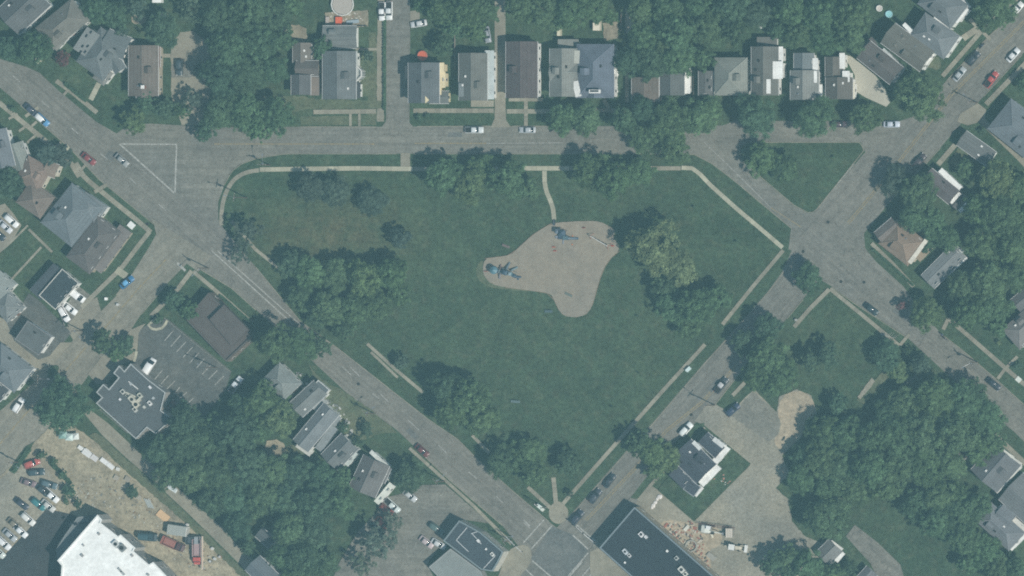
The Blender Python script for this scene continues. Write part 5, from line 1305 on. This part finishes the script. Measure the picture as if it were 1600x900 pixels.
# ------------------------------------------------------------------ playground
def play_main():
    p = W(882, 367)
    t = thing('play_structure', 'blue play tower with slide in the upper part of the playground', 'play structure', p)
    def dk(x, y, z, lx, ly, c, nm='platform'):
        o = MB().box(x, y, z, lx, ly, .14).build(nm, 'painted', t, c); return o
    blue, teal, slt = (.05, .085, .125), (.09, .15, .18), (.26, .31, .34)
    dk(0, .4, 1.5, 1.5, 1.5, blue); dk(-1.3, .9, 1.2, 1.2, 1.2, slt); dk(.6, -.9, 1.3, 1.5, 1.1, teal); dk(-.9, -.6, 1.1, 1.0, 1.3, blue)
    r = MB()
    r.v = [(-.9, -.3, 2.9), (.9, -.3, 2.9), (.9, 1.3, 2.9), (-.9, 1.3, 2.9), (0, .5, 3.6)]
    r.f = [(0, 1, 4), (1, 2, 4), (2, 3, 4), (3, 0, 4), (3, 2, 1, 0)]
    r.build('roof', 'painted', t, blue)
    r2 = MB(); r2.v = [(-2.0, .3, 2.4), (-.7, .3, 2.4), (-.7, 1.6, 2.4), (-2.0, 1.6, 2.4), (-1.35, .95, 2.9)]; r2.f = r.f
    r2.build('roof', 'painted', t, (.16, .20, .25))
    for x, y, h in ((-.75, -.25, 2.9), (.75, -.25, 2.9), (.75, 1.15, 2.9), (-.75, 1.15, 2.9), (-1.9, .4, 2.4), (-1.9, 1.5, 2.4), (1.3, -1.4, 2.0), (-.1, -1.4, 2.0), (-1.4, -1.2, 1.9), (1.3, -.4, 2.0)):
        MB().bar((x, y, 0), (x, y, h), .06).build('post', 'painted', t, blue)
    s_ = MB()
    for a, b in (((1.3, 1.3), (2.4, .75)), ((2.4, .75), (3.5, .35)), ((3.5, .35), (4.0, .3))):
        s_.face([(a[0], -1.35, a[1]), (b[0], -1.35, b[1]), (b[0], -.75, b[1]), (a[0], -.75, a[1])])
        for yy in (-1.35, -.75):
            s_.face([(a[0], yy, a[1]), (b[0], yy, b[1]), (b[0], yy, b[1] + .25), (a[0], yy, a[1] + .25)])
    s_.build('slide', 'painted', t, (.06, .105, .15))
    MB().box(-1.9, -.6, .6, .9, .7, .12, .4).box(-.2, -2.0, .5, .3, 1.1, .1).build('step', 'painted', t, (.25, .28, .33))
    for x, y in ((2.3, -2.7), (2.4, -.3)):
        MB().bar((x, y, 0), (x, y, .5), .12, .2).build('stool', 'painted', t, (.55, .18, .06))
play_main()
def play_west():
    p = W(792, 424)
    t = thing('play_structure', 'long teal climbing structure with branching slides in the western playground tip', 'play structure', p)
    teal, dk, gr = (.09, .19, .23), (.05, .09, .13), (.18, .24, .26)
    MB().bar((-3, .3, 1.3), (-3, .3, 1.45), 1.05, seg=8).build('platform', 'painted', t, dk)
    c = MB(); n = 8
    c.v = [(-3 + 1.15 * math.cos(k * math.pi / 4), .3 + 1.15 * math.sin(k * math.pi / 4), 2.7) for k in range(8)] + [(-3, .3, 3.4)]
    c.f = [(k, (k + 1) % 8, 8) for k in range(8)] + [tuple(range(8))[::-1]]
    c.build('roof', 'painted', t, teal)
    for x, y, lx, ly, z, cc in ((-1.4, -.1, 1.2, .9, 1.1, gr), (0, -.3, 1.3, 1.3, 1.4, dk), (1.3, -.7, 1.1, 1.0, 1.2, teal), (2.4, -1.3, 1.2, .9, 1.0, dk)):
        MB().box(x, y, z, lx, ly, .14, -.3).build('platform', 'painted', t, cc)
    MB().box(0, -.3, 2.6, 1.5, 1.4, .5, -.3, .3).build('roof', 'painted', t, dk)
    MB().box(1.3, -.7, 2.3, 1.0, 1.0, .4, -.3, .3).build('roof', 'painted', t, (.25, .33, .36))
    for a, b, cc in (((.2, .5, 1.4), (.9, 2.5, .3), (.13, .17, .2)), ((1.4, .1, 1.2), (3.1, 1.2, .3), (.12, .18, .2)), ((2.8, -1.6, 1.0), (4.1, -1.6, .3), (.05, .08, .12)), ((-1.6, -.7, 1.1), (-2.0, -2.0, .3), (.2, .2, .22)), ((-1.5, .5, 1.1), (-1.6, 1.9, .3), (.25, .18, .16))):
        MB().bar(a, b, .28, seg=8).build('slide', 'painted', t, cc)
    for x in (-3.9, -2.1, -.5, .6, 1.8, 2.9):
        for y in (-.5 - max(0, x) * .3, .8 - max(0, x) * .4):
            MB().bar((x, y, 0), (x, y, 2.5), .055).build('post', 'painted', t, (.3, .36, .38))
    MB().bar((3.2, -2.2, 0), (3.2, -2.2, .35), .3, seg=10).build('step', 'painted', t, dk)
play_west()
def swing():
    a, b = W(926, 369), W(953, 385)
    t = thing('swing_set', 'white beamed swing set with red end frame near the pale tree', 'swing set', a)
    d = b - a; n = Vector((-d.y, d.x, 0)).normalized()
    MB().bar((0, 0, 2.4), (d.x, d.y, 2.4), .09).build('beam', 'trim_white', t)
    for k, c in ((0, (.5, .2, .15)), (1, (.45, .08, .05))):
        q = d * k
        MB().bar((q.x, q.y, 2.4), tuple(q + n * 1.1), .06).bar((q.x, q.y, 2.4), tuple(q - n * 1.1), .06).build('end_frame', 'painted', t, c)
    for k in (.2, .4, .62, .82):
        q = d * k
        o = MB().box(q.x, q.y, .55, .5, .22, .05, math.atan2(d.y, d.x)).build('seat', 'tyre', t)
        MB().bar((q.x - .2, q.y, .55), (q.x - .2, q.y, 2.4), .015, seg=4).bar((q.x + .2, q.y, .55), (q.x + .2, q.y, 2.4), .015, seg=4).build('chain', 'steel', o)
swing()
def spring(x, y, c, label, r=.45):
    p = W(x, y)
    t = thing('spring_rider', label, 'spring rider', p)
    MB().bar((0, 0, 0), (0, 0, .4), .12, seg=8).build('spring', 'steel', t)
    loft([(-.5, .1, .4, .6), (0, .18, .38, .7), (.4, .12, .45, .95), (.55, .06, .6, .8)]).build('body', 'painted', t, c)
spring(913, 356, (.28, .07, .05), 'brown spring rider between the play tower and the swings')
spring(958, 384, (.5, .08, .05), 'red spring rider at the end of the white beam')
spring(866, 386, (.55, .15, .08), 'orange spring rider below the play tower')
spring(868, 392, (.5, .12, .08), 'second orange spring rider lower than its twin')
spring(760, 424, (.35, .15, .12), 'reddish spring rider at the western playground tip')
def bench(x, y, deg, c, label, L=2.2):
    p = W(x, y)
    t = thing('bench', label, 'bench', p, -math.radians(deg))
    for yy in (-.15, 0.05, .25):
        MB().box(0, yy, .46, L, .16, .05).build('seat_slat', 'painted', t, c)
    MB().box(0, .42, .75, L, .05, .35).build('backrest', 'painted', t, c)
    for sx in (-1, 1):
        MB().box(sx * L * .4, .1, .22, .08, .5, .44).build('leg', 'steel', t)
bench(889, 461, 25, (.16, .19, .17), 'dull green bench in the southern playground lobe')
bench(858, 487, 0, (.10, .15, .17), 'dull blue bench on the grass left of the southern lobe')
bench(806, 628, 3, (.14, .20, .21), 'dull long bench on the open lawn by the south west clump', 2.6)
bench(791, 385, 20, (.2, .15, .14), 'dark bench on the grass above the western playground tip')
bench(866, 348, 90, (.1, .12, .14), 'dark entry bench where the path meets the playground', 1.6)

# ------------------------------------------------------------------ small furniture
def cabinet(x, y, lx, ly, lz, c, label, deg=0, name='utility_cabinet', cat='cabinet'):
    p = W(x, y)
    t = thing(name, label, cat, p, -math.radians(deg))
    MB().box(0, 0, lz / 2, lx, ly, lz).build('body', 'painted', t, c)
    MB().box(0, 0, lz + .04, lx + .1, ly + .1, .08).build('lid', 'painted', t, tuple(min(1, v * 1.1) for v in c))
    MB().box(0, -ly / 2 - .03, lz * .5, lx * .7, .04, lz * .7).build('door', 'painted', t, tuple(v * .8 for v in c))
cabinet(1077, 577, 1.5, .8, 1.2, (.55, .66, .64), 'pale turquoise cabinet on the verge of the south east park walk', -45)
cabinet(206, 352, 1.8, 1.6, .5, (.72, .74, .72), 'white square box beside the avenue walk near the tan porch roof', 40)
cabinet(167, 467, .7, .7, .8, WHT, 'white box on the verge strip of the west road', 0)
cabinet(844, 791, 1.4, .9, 1.1, (.6, .66, .6), 'pale cabinet on the avenue verge at the southern park tip', 40)
cabinet(849, 796, .8, .8, 1.0, (.6, .62, .55), 'smaller cabinet beside the pale one at the southern park tip', 40)
cabinet(1592, 593, 1.4, 1.3, .4, (.6, .62, .56), 'pale flat box on the side road walk at the right edge', 40)
cabinet(1245, 500, 0.6, .6, .9, (.3, .3, .28), 'small grey box by the corner lawn walk end')
cabinet(935, 40, 1.8, 2.8, 2.1, (.68, .62, .5), 'small cream garden shed behind the slate blue house', 0, 'garden_shed', 'shed')
cabinet(876, 50, .8, 2.2, 2.0, (.6, .56, .42), 'narrow yellowish shed behind the pale cross gabled house', 0, 'garden_shed', 'shed')
cabinet(1190, 40, .8, 1.6, 1.6, WHT, 'narrow white box behind the grey brown bayed house', 0, 'garden_shed', 'shed')
cabinet(249, 1, 2.4, 1.2, 2.2, WHT, 'white box cut by the top edge above the brown house', 0, 'garden_shed', 'shed')
cabinet(259, 26, 2.0, 1.6, 2.0, (.5, .4, .3), 'tan shed beside the round dark tree', 0, 'garden_shed', 'shed')
cabinet(61, 95, 1.4, 1.2, 1.2, (.6, .55, .42), 'cream box in the front garden near the upper avenue', 40)
cabinet(185, 469 + 7, .6, .6, .8, (.5, .5, .48), 'small grey box at the edge of the west road verge')
# toys, pool, trampolines in back gardens
def disc(x, y, r, h, c, label, name, cat, rim=(.7, .7, .66), deck=True):
    p = W(x, y, h)
    t = thing(name, label, cat, (p.x, p.y, 0))
    MB().bar((0, 0, h - .1), (0, 0, h), r * .9, seg=24).build('surface', 'painted', t, c)
    mb = MB()
    for k in range(16):
        a0, a1 = k * math.pi / 8, (k + 1) * math.pi / 8
        mb.bar((r * math.cos(a0), r * math.sin(a0), h + .05), (r * math.cos(a1), r * math.sin(a1), h + .05), .16, seg=5)
    mb.build('rim', 'painted', t, rim)
    for k in range(0, 16, 2):
        a0 = k * math.pi / 8
        MB().bar((r * math.cos(a0), r * math.sin(a0), 0), (r * math.cos(a0), r * math.sin(a0), h), .05, seg=5).build('leg', 'steel', t)
disc(535, 7, 3.1, 1.2, (.42, .38, .33), 'round pool with pale rim at the top edge behind the garage', 'round_pool', 'pool')
disc(660, 87, 1.3, 1.0, (.6, .13, .06), 'orange red round trampoline behind the cream walled house', 'trampoline', 'trampoline', (.5, .15, .1))
disc(1389, 22, .9, .6, (.3, .6, .62), 'turquoise paddling pool in the garden near the top right houses', 'paddling_pool', 'pool', (.35, .6, .65))
disc(1374, 13, .8, .8, (.6, .55, .5), 'pale round table behind the turquoise paddling pool', 'garden_table', 'table')
cabinet(531, 33, 1.6, 2.2, 1.2, (.62, .12, .05), 'orange red play box between the garage and the round pool', 0, 'play_box', 'toy')
cabinet(552, 34, 3.4, .9, .5, (.28, .34, .37), 'grey blue bench box beside the orange play box', -6, 'storage_box', 'box')
cabinet(513, 31, .9, 1.6, .8, (.4, .34, .3), 'brown box left of the orange play box', 0, 'storage_box', 'box')
# stones along the drive of the black roofed house
for i, (x, y, r) in enumerate(((1031, 776, .8), (1027, 780, .55), (1024, 785, .6), (1021, 790, .7), (1019, 793, .5))):
    p = W(x, y)
    mb = MB()
    rr = random.Random(i)
    n = 9
    for lv, (k, z) in enumerate(((1, 0), (.85, .35), (.4, .5))):
        for j in range(n):
            a = 2 * math.pi * j / n
            q = r * k * rr.uniform(.8, 1.15)
            mb.v.append((q * math.cos(a), q * math.sin(a), z * r * 1.4))
    for lv in range(2):
        for j in range(n):
            jj = (j + 1) % n
            mb.f.append((lv * n + j, lv * n + jj, (lv + 1) * n + jj, (lv + 1) * n + j))
    mb.f.append(tuple(2 * n + j for j in range(n)))
    o = mb.build('boulder', 'painted', None, (.66, .62, .58), p)
    tag(o, f'white boulder, {ORD[i + 1]} from the top in the short row by the drive', 'boulder', 'white boulders by the drive')

# ------------------------------------------------------------------ building sites
def stack(x, y, lx, ly, n, c, label, deg, lift=.35, name='material_stack', mat='painted', jit=.12, layer_name='wrapped_bundle'):
    p = W(x, y, n * lift * .5)
    t = thing(name, label, 'stack', (p.x, p.y, .06), -math.radians(deg))
    r = random.Random(int(x * 7 + y))
    for i in range(n):
        MB().box(r.uniform(-jit, jit), r.uniform(-jit, jit), lift * (i + .5), lx * r.uniform(.85, 1), ly * r.uniform(.85, 1), lift * .94, r.uniform(-.04, .04)).build(layer_name, mat, t, (lambda q: tuple(min(1, v * q) for v in c))(r.uniform(.85, 1.1)))
    return t
stack(126, 700, 1.6, 1.0, 2, WHT, 'small white wrapped stack, leftmost on the building site edge', 35)
stack(137, 708, 3.0, 1.7, 3, (.78, .78, .76), 'big white wrapped stack, left one of the large pair', 38)
stack(147, 715, 2.6, 1.5, 2, (.7, .68, .66), 'white wrapped stack just below the big left one', 38)
stack(163, 720, 2.6, 1.3, 2, (.74, .74, .72), 'white wrapped stack, start of the long right run', 38)
stack(173, 728, 2.4, 1.2, 2, (.8, .8, .78), 'white wrapped stack at the end of the long right run', 38)
stack(185, 733, 1.1, 1.0, 2, (.6, .6, .56), 'small grey stack right of the white run', 20)
for x, y, lb in ((182, 746, 'dark framed pallet pile, left one under the white stacks'), (199, 748, 'dark framed pallet pile, right one under the white stacks'), (218, 777, 'pale pallet pile right of the green shrub')):
    stack(x, y, 1.6, 1.3, 3, (.34, .31, .25), lb, 30, .22, 'pallet_pile', 'painted', .3, 'pallet')
stack(255, 806, 3.6, 2.1, 4, (.62, .42, .24), 'tan plywood stack in the middle of the building site', 38, .12, 'plywood_stack', 'painted', .05, 'sheet')
for i in range(4):
    a, b = W(226 + i * 2.6, 779 + i * .6), W(233 + i * 2.6, 793 + i * .6)
    o = MB().bar((0, 0, .3), tuple(b - a + Vector((0, 0, .3))), .17, seg=8).build('pipe', 'painted', None, (.42, .45, .43), a)
    tag(o, f'grey pipe, {ORD[i + 1]} from the left in the loose row by the plywood', 'pipe', 'grey pipes by the plywood')
def container(x, y, L, w_, h, c, side, label, deg):
    p = W(x, y, h)
    t = thing('site_container', label, 'container', (p.x, p.y, .06), -math.radians(deg))
    MB().box(0, 0, h / 2, L, w_, h).build('body', 'painted', t, side)
    mb = MB()
    n = int(L / .5)
    for i in range(n):
        mb.box(-L / 2 + (i + .5) * L / n, 0, h + .05, L / n * .82, w_ * 1.0, .1)
    mb.build('roof', 'painted', t, c)
    MB().box(L / 2 + .03, 0, h * .48, .05, w_ * .8, h * .85).build('door', 'painted', t, tuple(v * .7 for v in side))
container(276, 829, 5.4, 2.8, 2.9, (.34, .36, .33), (.7, .7, .66), 'grey roofed site container with a white long side', 8)
def truck(x, y, deg, bedc, cabc, label, L=6.2, tank=False):
    p = W(x, y, 1.5)
    t = thing('truck', label, 'truck', (p.x, p.y, .08), -math.radians(deg))
    MB().box(0, 0, .75, L, 1.0, .3).build('chassis', 'tyre', t)
    if tank:
        MB().bar((-L / 2, 0, 1.9), (L / 2 - 2, 0, 1.9), 1.05, seg=14).build('tank', 'painted', t, bedc)
    else:
        mb = MB().box(-1, 0, 1.0, L - 2.2, 2.3, .15)
        mb.box(-1, 1.15, 1.6, L - 2.2, .12, 1.2).box(-1, -1.15, 1.6, L - 2.2, .12, 1.2).box(-L / 2 + .1, 0, 1.6, .12, 2.2, 1.2)
        mb.build('bed', 'painted', t, bedc)
        MB().box(-1, 0, 1.35, L - 2.5, 2.1, .5, 0, .8).build('load', 'painted', t, tuple(v * .9 for v in bedc))
    cb = loft([(L / 2 - 1.9, 1.1, .6, 2.3), (L / 2 - .8, 1.1, .6, 2.35), (L / 2 - .5, 1.08, .6, 1.6), (L / 2 + .1, 1.0, .6, 1.4)]).build('cab', 'car_paint', t, cabc)
    MB().box(L / 2 - .68, 0, 2.0, .3, 1.9, .5).build('windscreen', 'glass_dark', cb)
    for wx in (-L / 2 + .8, -L / 2 + 1.9, L / 2 - 1.0):
        for sy in (-1, 1):
            w_ = link('wheel', WH, None, t, None, (wx, sy * 1.0, .45)); w_.scale = (1.35, 1.6, 1.35); link('rim', RIMM, None, w_)
    for sy in (-1, 1):
        MB().box(L / 2 + .12, sy * .7, .95, .08, .3, .2).build('headlight', 'lamp_clear', t)
truck(231, 839, 5, (.05, .10, .12), (.04, .07, .08), 'dark teal tank truck at the left end of the site vehicles', 4.8, True)
truck(270, 850, 24, (.36, .15, .12), (.10, .05, .05), 'red brown dump truck below the grey container', 6.6)
truck(308, 862, 90, (.42, .30, .30), (.5, .1, .08), 'upright parked truck with white rail and red cab end', 7.0)
a, b = W(311, 838, 2.2), W(311, 890, 2.2)
t = thing('scaffold_rail', 'long pale scaffold rail standing beside the upright parked truck', 'scaffold', (a.x + .9, a.y, 0))
L_ = (a - b).length
for k in range(6):
    MB().bar((0, -L_ * k / 5, 0), (0, -L_ * k / 5, 2.2), .06, seg=5).build('post', 'steel', t)
MB().box(0, -L_ / 2, 2.2, .5, L_, .08).build('deck_board', 'painted', t, (.66, .6, .48))
MB().bar((.25, 0, 2.9), (.25, -L_, 2.9), .05, seg=5).build('handrail', 'painted', t, (.5, .2, .12))
truck(303, 844, 0, (.08, .1, .11), (.3, .32, .33), 'short dark flatbed truck above the upright truck', 4.4)
for i, (x, y, lb) in enumerate(((330, 877, 'dark round barrel, leftmost of the lower three'), (337, 873, 'pale round barrel, middle of the lower three'), (345, 870, 'rusty round barrel, rightmost of the lower three'), (291, 823, 'white round barrel by the grey container corner'), (294, 820, 'small white barrel above its neighbour by the container'), (333, 857, 'lone white barrel on the bare ground'))):
    p = W(x, y)
    o = thing('barrel', lb, 'barrel', p)
    MB().bar((0, 0, 0), (0, 0, 1.0), .42, seg=12).build('body', 'painted', o, ((.12, .13, .12), (.6, .62, .58), (.35, .2, .12), WHT, WHT, WHT)[i])
    MB().bar((0, 0, 1.0), (0, 0, 1.05), .36, seg=12).build('lid', 'painted', o, (.5, .5, .48))
# small canopy tents
def tent(x, y, lx, ly, c, label, deg):
    p = W(x, y, 2.2)
    t = thing('canopy_tent', label, 'canopy', (p.x, p.y, 0), -math.radians(deg))
    mb = MB(); X, Y = lx / 2, ly / 2
    mb.v = [(-X, -Y, 2.1), (X, -Y, 2.1), (X, Y, 2.1), (-X, Y, 2.1), (0, 0, 2.8)]
    mb.f = [(0, 1, 4), (1, 2, 4), (2, 3, 4), (3, 0, 4)]
    mb.build('canopy', 'painted', t, c)
    for sx in (-1, 1):
        for sy in (-1, 1):
            MB().bar((sx * X * .95, sy * Y * .95, 0), (sx * X * .95, sy * Y * .95, 2.1), .03, seg=4).build('leg', 'steel', t)
tent(98, 680, 2.4, 2.0, (.22, .36, .32), 'green canopy at the top edge of the building site', 0)
tent(108, 683, 2.2, 2.0, (.55, .66, .62), 'pale green canopy between two others on the site edge', 4)
tent(118, 682, 1.8, 1.8, (.72, .76, .72), 'white canopy, rightmost of the three on the site edge', -6)
stack(270, 763, 2.8, 1.2, 3, (.6, .66, .66), 'pale tarpaulin covered pile by the shaded alley', 35, .3, 'covered_pile', 'painted', .2, 'bundle')
# excavator, crane truck and tractor by the black roof
def excavator(x, y, deg, c, label):
    p = W(x, y, 1)
    t = thing('excavator', label, 'excavator', (p.x, p.y, .08), -math.radians(deg))
    for sy in (-1, 1):
        loft([(-1.7, .28, .1, .6), (-1.4, .28, 0, .75), (1.4, .28, 0, .75), (1.7, .28, .1, .6)]).build('track', 'tyre', t, None, (0, sy * 1.0, 0))
    loft([(-1.6, 1.1, .8, 1.9), (-.6, 1.15, .8, 2.0), (.5, 1.1, .8, 1.7), (.9, .9, .8, 1.4)]).build('body', 'painted', t, c)
    cb = MB().box(.5, .55, 2.0, 1.3, .95, 1.4).build('cab', 'painted', t, (.75, .76, .74))
    MB().box(1.17, .55, 2.1, .06, .8, .8).build('windscreen', 'glass_dark', cb)
    MB().bar((.8, -.2, 1.6), (2.6, -.4, 3.2), .2, .16).bar((2.6, -.4, 3.2), (4.2, -.6, 1.6), .16, .12).build('boom', 'painted', t, c)
    MB().box(4.4, -.6, 1.1, .7, .9, .7, 0, .7).build('bucket', 'steel', t)
excavator(1106, 827, 8, (.58, .60, .55), 'white excavator beside the dug ground at the black roofed building')
a = W(1092, 819)
t = thing('lattice_boom', 'long thin crane boom lying behind the white excavator', 'crane boom', a)
e = W(1151, 827) - a
mb = MB().bar((0, 0, 1.6), (e.x, e.y, 1.6), .07).bar((0, .45, 1.6), (e.x, e.y + .45, 1.6), .07)
for k in range(14):
    q, s2 = e * (k / 14), e * ((k + 1) / 14)
    mb.bar((q.x, q.y, 1.6), (s2.x, s2.y + .45, 1.6), .035, seg=4)
mb.build('lattice', 'painted', t, (.18, .10, .09))
for k in (.1, .9):
    q = e * k
    MB().bar((q.x, q.y + .2, 0), (q.x, q.y + .2, 1.6), .09).build('leg', 'steel', t)
container(1139, 833, 1.9, 2.6, 2.2, (.58, .52, .44), (.4, .38, .33), 'small tan roofed cabin right of the white excavator', 0)
def tractor(x, y, deg, c, label):
    p = W(x, y, 1)
    t = thing('backhoe_loader', label, 'backhoe', (p.x, p.y, .08), -math.radians(deg))
    loft([(-1.2, .5, .7, 1.4), (0, .55, .6, 1.6), (1.6, .5, .7, 1.4), (2.2, .42, .8, 1.2)]).build('body', 'painted', t, c)
    cb = MB().box(-.3, 0, 2.0, 1.5, 1.4, 1.3).build('cab', 'glass_dark', t)
    MB().box(-.3, 0, 2.7, 1.7, 1.6, .12).build('cab_roof', 'painted', cb, (.7, .7, .66))
    for wx, s_ in ((-.8, 1.9), (1.5, 1.3)):
        for sy in (-1, 1):
            w_ = link('wheel', WH, None, t, None, (wx, sy * .85, .33 * s_)); w_.scale = (s_, 1.5, s_); link('rim', RIMM, None, w_)
    MB().box(3.3, 0, .6, .8, 2.1, .7).build('loader_bucket', 'painted', t, (.74, .74, .7))
    MB().bar((1.6, .7, 1.2), (3.0, .7, .7), .1).bar((1.6, -.7, 1.2), (3.0, -.7, .7), .1).build('loader_arm', 'painted', t, c)
    MB().bar((-1.2, 0, 1.2), (-2.3, .1, 2.2), .14).bar((-2.3, .1, 2.2), (-3.2, .1, .8), .1).build('digger_arm', 'painted', t, c)
tractor(1147, 855, 8, (.50, .46, .36), 'tan and white backhoe loader on the gravel lot')
p = W(1081, 853)
t = thing('concrete_ring', 'round concrete ring half sunk beside the black flat roof', 'concrete ring', p)
mb = MB(); n = 18
for i in range(n):
    a0, a1 = 2 * math.pi * i / n, 2 * math.pi * (i + 1) / n
    c0, s0, c1, s1 = math.cos(a0), math.sin(a0), math.cos(a1), math.sin(a1)
    R_, r_ = 1.7, 1.35
    mb.face([(R_ * c0, R_ * s0, .8), (R_ * c1, R_ * s1, .8), (r_ * c1, r_ * s1, .8), (r_ * c0, r_ * s0, .8)])
    mb.face([(R_ * c0, R_ * s0, 0), (R_ * c1, R_ * s1, 0), (R_ * c1, R_ * s1, .8), (R_ * c0, R_ * s0, .8)])
    mb.face([(r_ * c1, r_ * s1, .02), (r_ * c0, r_ * s0, .02), (r_ * c0, r_ * s0, .8), (r_ * c1, r_ * s1, .8)])
mb.build('ring', 'painted', t, (.36, .35, .30))
stack(1073, 825, 1.9, 1.0, 2, (.68, .66, .58), 'pale block stack where the lawn corner meets the dug ground', -48)
stack(1112, 870, 2.6, 1.5, 2, (.32, .31, .27), 'grey slab stack below the backhoe loader', 40, .3, 'slab_stack', 'painted', .15, 'slab')
stack(1112, 835, .6, 2.0, 2, (.66, .62, .5), 'thin pale beam stack under the white excavator', -25, .2, 'beam_stack', 'painted', .1, 'beam')
# debris scattered on the two sites: uncountable rubble
def rubble(label, pts, n, cols, seed, smin=.12, smax=.5):
    r = random.Random(seed)
    xs, ys = [p[0] for p in pts], [p[1] for p in pts]
    def inp(x, y):
        c = False
        for i in range(len(pts)):
            (x1, y1), (x2, y2) = pts[i], pts[i - 1]
            if (y1 > y) != (y2 > y) and x < (x2 - x1) * (y - y1) / (y2 - y1) + x1: c = not c
        return c
    for ci, c in enumerate(cols):
        mb = MB()
        k = 0
        while k < n // len(cols):
            x, y = r.uniform(min(xs), max(xs)), r.uniform(min(ys), max(ys))
            if not inp(x, y): continue
            p = W(x, y); s_ = r.uniform(smin, smax) ** 1.0
            mb.box(p.x, p.y, .12 + s_ * .25, s_ * r.uniform(.8, 2.2), s_, s_ * .5, r.uniform(0, 3), r.uniform(.5, 1))
            k += 1
        o = mb.build('rubble', 'painted', None, c)
        tag(o, label[ci], 'rubble', None, 'stuff')
rubble(['reddish brick rubble along the wall of the black flat roof', 'pale rubble along the wall of the black flat roof', 'dark rubble along the wall of the black flat roof'], [(1032, 816), (1078, 814), (1100, 836), (1100, 862), (1112, 892), (1100, 884), (1062, 848)], 240, ((.36, .14, .10), (.5, .46, .38), (.12, .11, .1)), 3)
rubble(['grey site litter scattered over the dirt lot', 'pale site litter scattered over the dirt lot', 'brown site litter scattered over the dirt lot'], [(110, 770), (150, 740), (190, 745), (250, 790), (270, 815), (330, 850), (345, 890), (290, 895), (230, 820), (160, 790), (110, 798)], 330, ((.2, .2, .18), (.45, .44, .38), (.22, .15, .09)), 5, .1, .4)
rubble(['brown garden clutter around the round pool', 'pale garden clutter around the round pool'], [(510, 20), (572, 16), (574, 42), (510, 42)], 80, ((.3, .2, .15), (.6, .58, .52)), 8, .1, .4)
rubble(['pale garden clutter beside the black roofed house', 'reddish garden clutter beside the black roofed house'], [(1112, 745), (1130, 740), (1142, 752), (1130, 762), (1115, 756)], 60, ((.62, .62, .58), (.4, .2, .15)), 9, .1, .4)
rubble(['pale yard clutter between the houses on the avenue', 'dark yard clutter between the houses on the avenue'], [(455, 575), (490, 590), (535, 640), (560, 690), (540, 700), (500, 650)], 90, ((.45, .45, .42), (.16, .17, .16)), 12, .2, .8)
rubble(['white clutter on the decks of the slate blue house side'], [(960, 75), (966, 80), (964, 145), (957, 145)], 60, ((.7, .7, .68),), 10, .2, .7)
# dead tree branches lying near the side road
def branches(x, y, deg, label):
    p = W(x, y)
    t = thing('fallen_branch', label, 'branch', p, -math.radians(deg))
    r = random.Random(int(x))
    mb = MB().bar((0, 0, .3), (4.5, 0, .5), .12, .04)
    for k in range(7):
        q = .6 + k * .6
        mb.bar((q, 0, .35), (q + r.uniform(.6, 1.4), r.choice((-1, 1)) * r.uniform(.6, 1.6), r.uniform(.3, 1.0)), .045, .015, 4)
    mb.build('limb', 'painted', t, (.42, .42, .38))
branches(1414, 600, -28, 'pale bare fallen branch at the edge of the big lower right wood')
branches(1376, 522, 15, 'pale broken branch lying over the side road walkway')
branches(1426, 592, -50, 'second pale bare branch right of the first by the wood edge')
# fences
def fence(pts, label, c=(.28, .25, .21), h=1.5):
    P = [W(x, y) for x, y in pts]
    t = thing('fence', label, 'fence', P[0])
    for a, b in zip(P, P[1:]):
        d = b - a; n = max(1, int(d.length / 2.4))
        for i in range(n + (b is P[-1])):
            q = a + d * i / n - P[0]
            MB().box(q.x, q.y, h / 2, .12, .12, h).build('post', 'painted', t, c)
        ang = math.atan2(d.y, d.x)
        for i in range(n):
            q = a + d * (i + .5) / n - P[0]
            MB().box(q.x, q.y, h * .5, d.length / n - .14, .04, h * .8, ang).build('panel', 'painted', t, c)
fence([(1085, 120), (1085, 148)], 'short fence between the white walled house and narrow grey house')
fence([(508, 41), (575, 41)], 'garden fence between the grey garage and the round pool', (.2, .17, .15))
fence([(712, 52), (712, 110)], 'fence along the garden left of the narrow driveway')
fence([(972, 48), (972, 20)], 'fence beside the bare earth strip at the top edge', (.2, .17, .14))
fence([(0, 490), (8, 478)], 'short fence by the pale pyramid roof', (.4, .38, .35), 1.2)
fence([(88, 470), (102, 508)], 'grey fence between the shop yard and the asphalt lot', (.35, .36, .34), 1.2)
fence([(158, 640), (176, 655), (200, 676)], 'pale fence behind the notched building along the alley', (.45, .44, .4), 1.2)
fence([(258, 497), (310, 540), (360, 580)], 'pale low fence on the upper side of the striped parking lot', (.42, .42, .36), .9)

# ------------------------------------------------------------------ haze
B = 3300
mb = MB(); mb.box(CX / 2, 0, (H + 60 - 1) / 2 - .5, 2 * B, 2 * B, H + 60 + 1)
hz = mb.build('haze', None)
hm = bpy.data.materials.new('haze_air'); hm.use_nodes = True
ht = hm.node_tree; ht.nodes.clear()
ho, hv = ht.nodes.new('ShaderNodeOutputMaterial'), ht.nodes.new('ShaderNodeVolumePrincipled')
hv.inputs['Density'].default_value = HAZE_DENSITY
hv.inputs['Color'].default_value = (*HAZE_COLOR, 1)
ht.links.new(hv.outputs[0], ho.inputs['Volume'])
hz.data.materials.append(hm)
hz['kind'] = 'stuff'
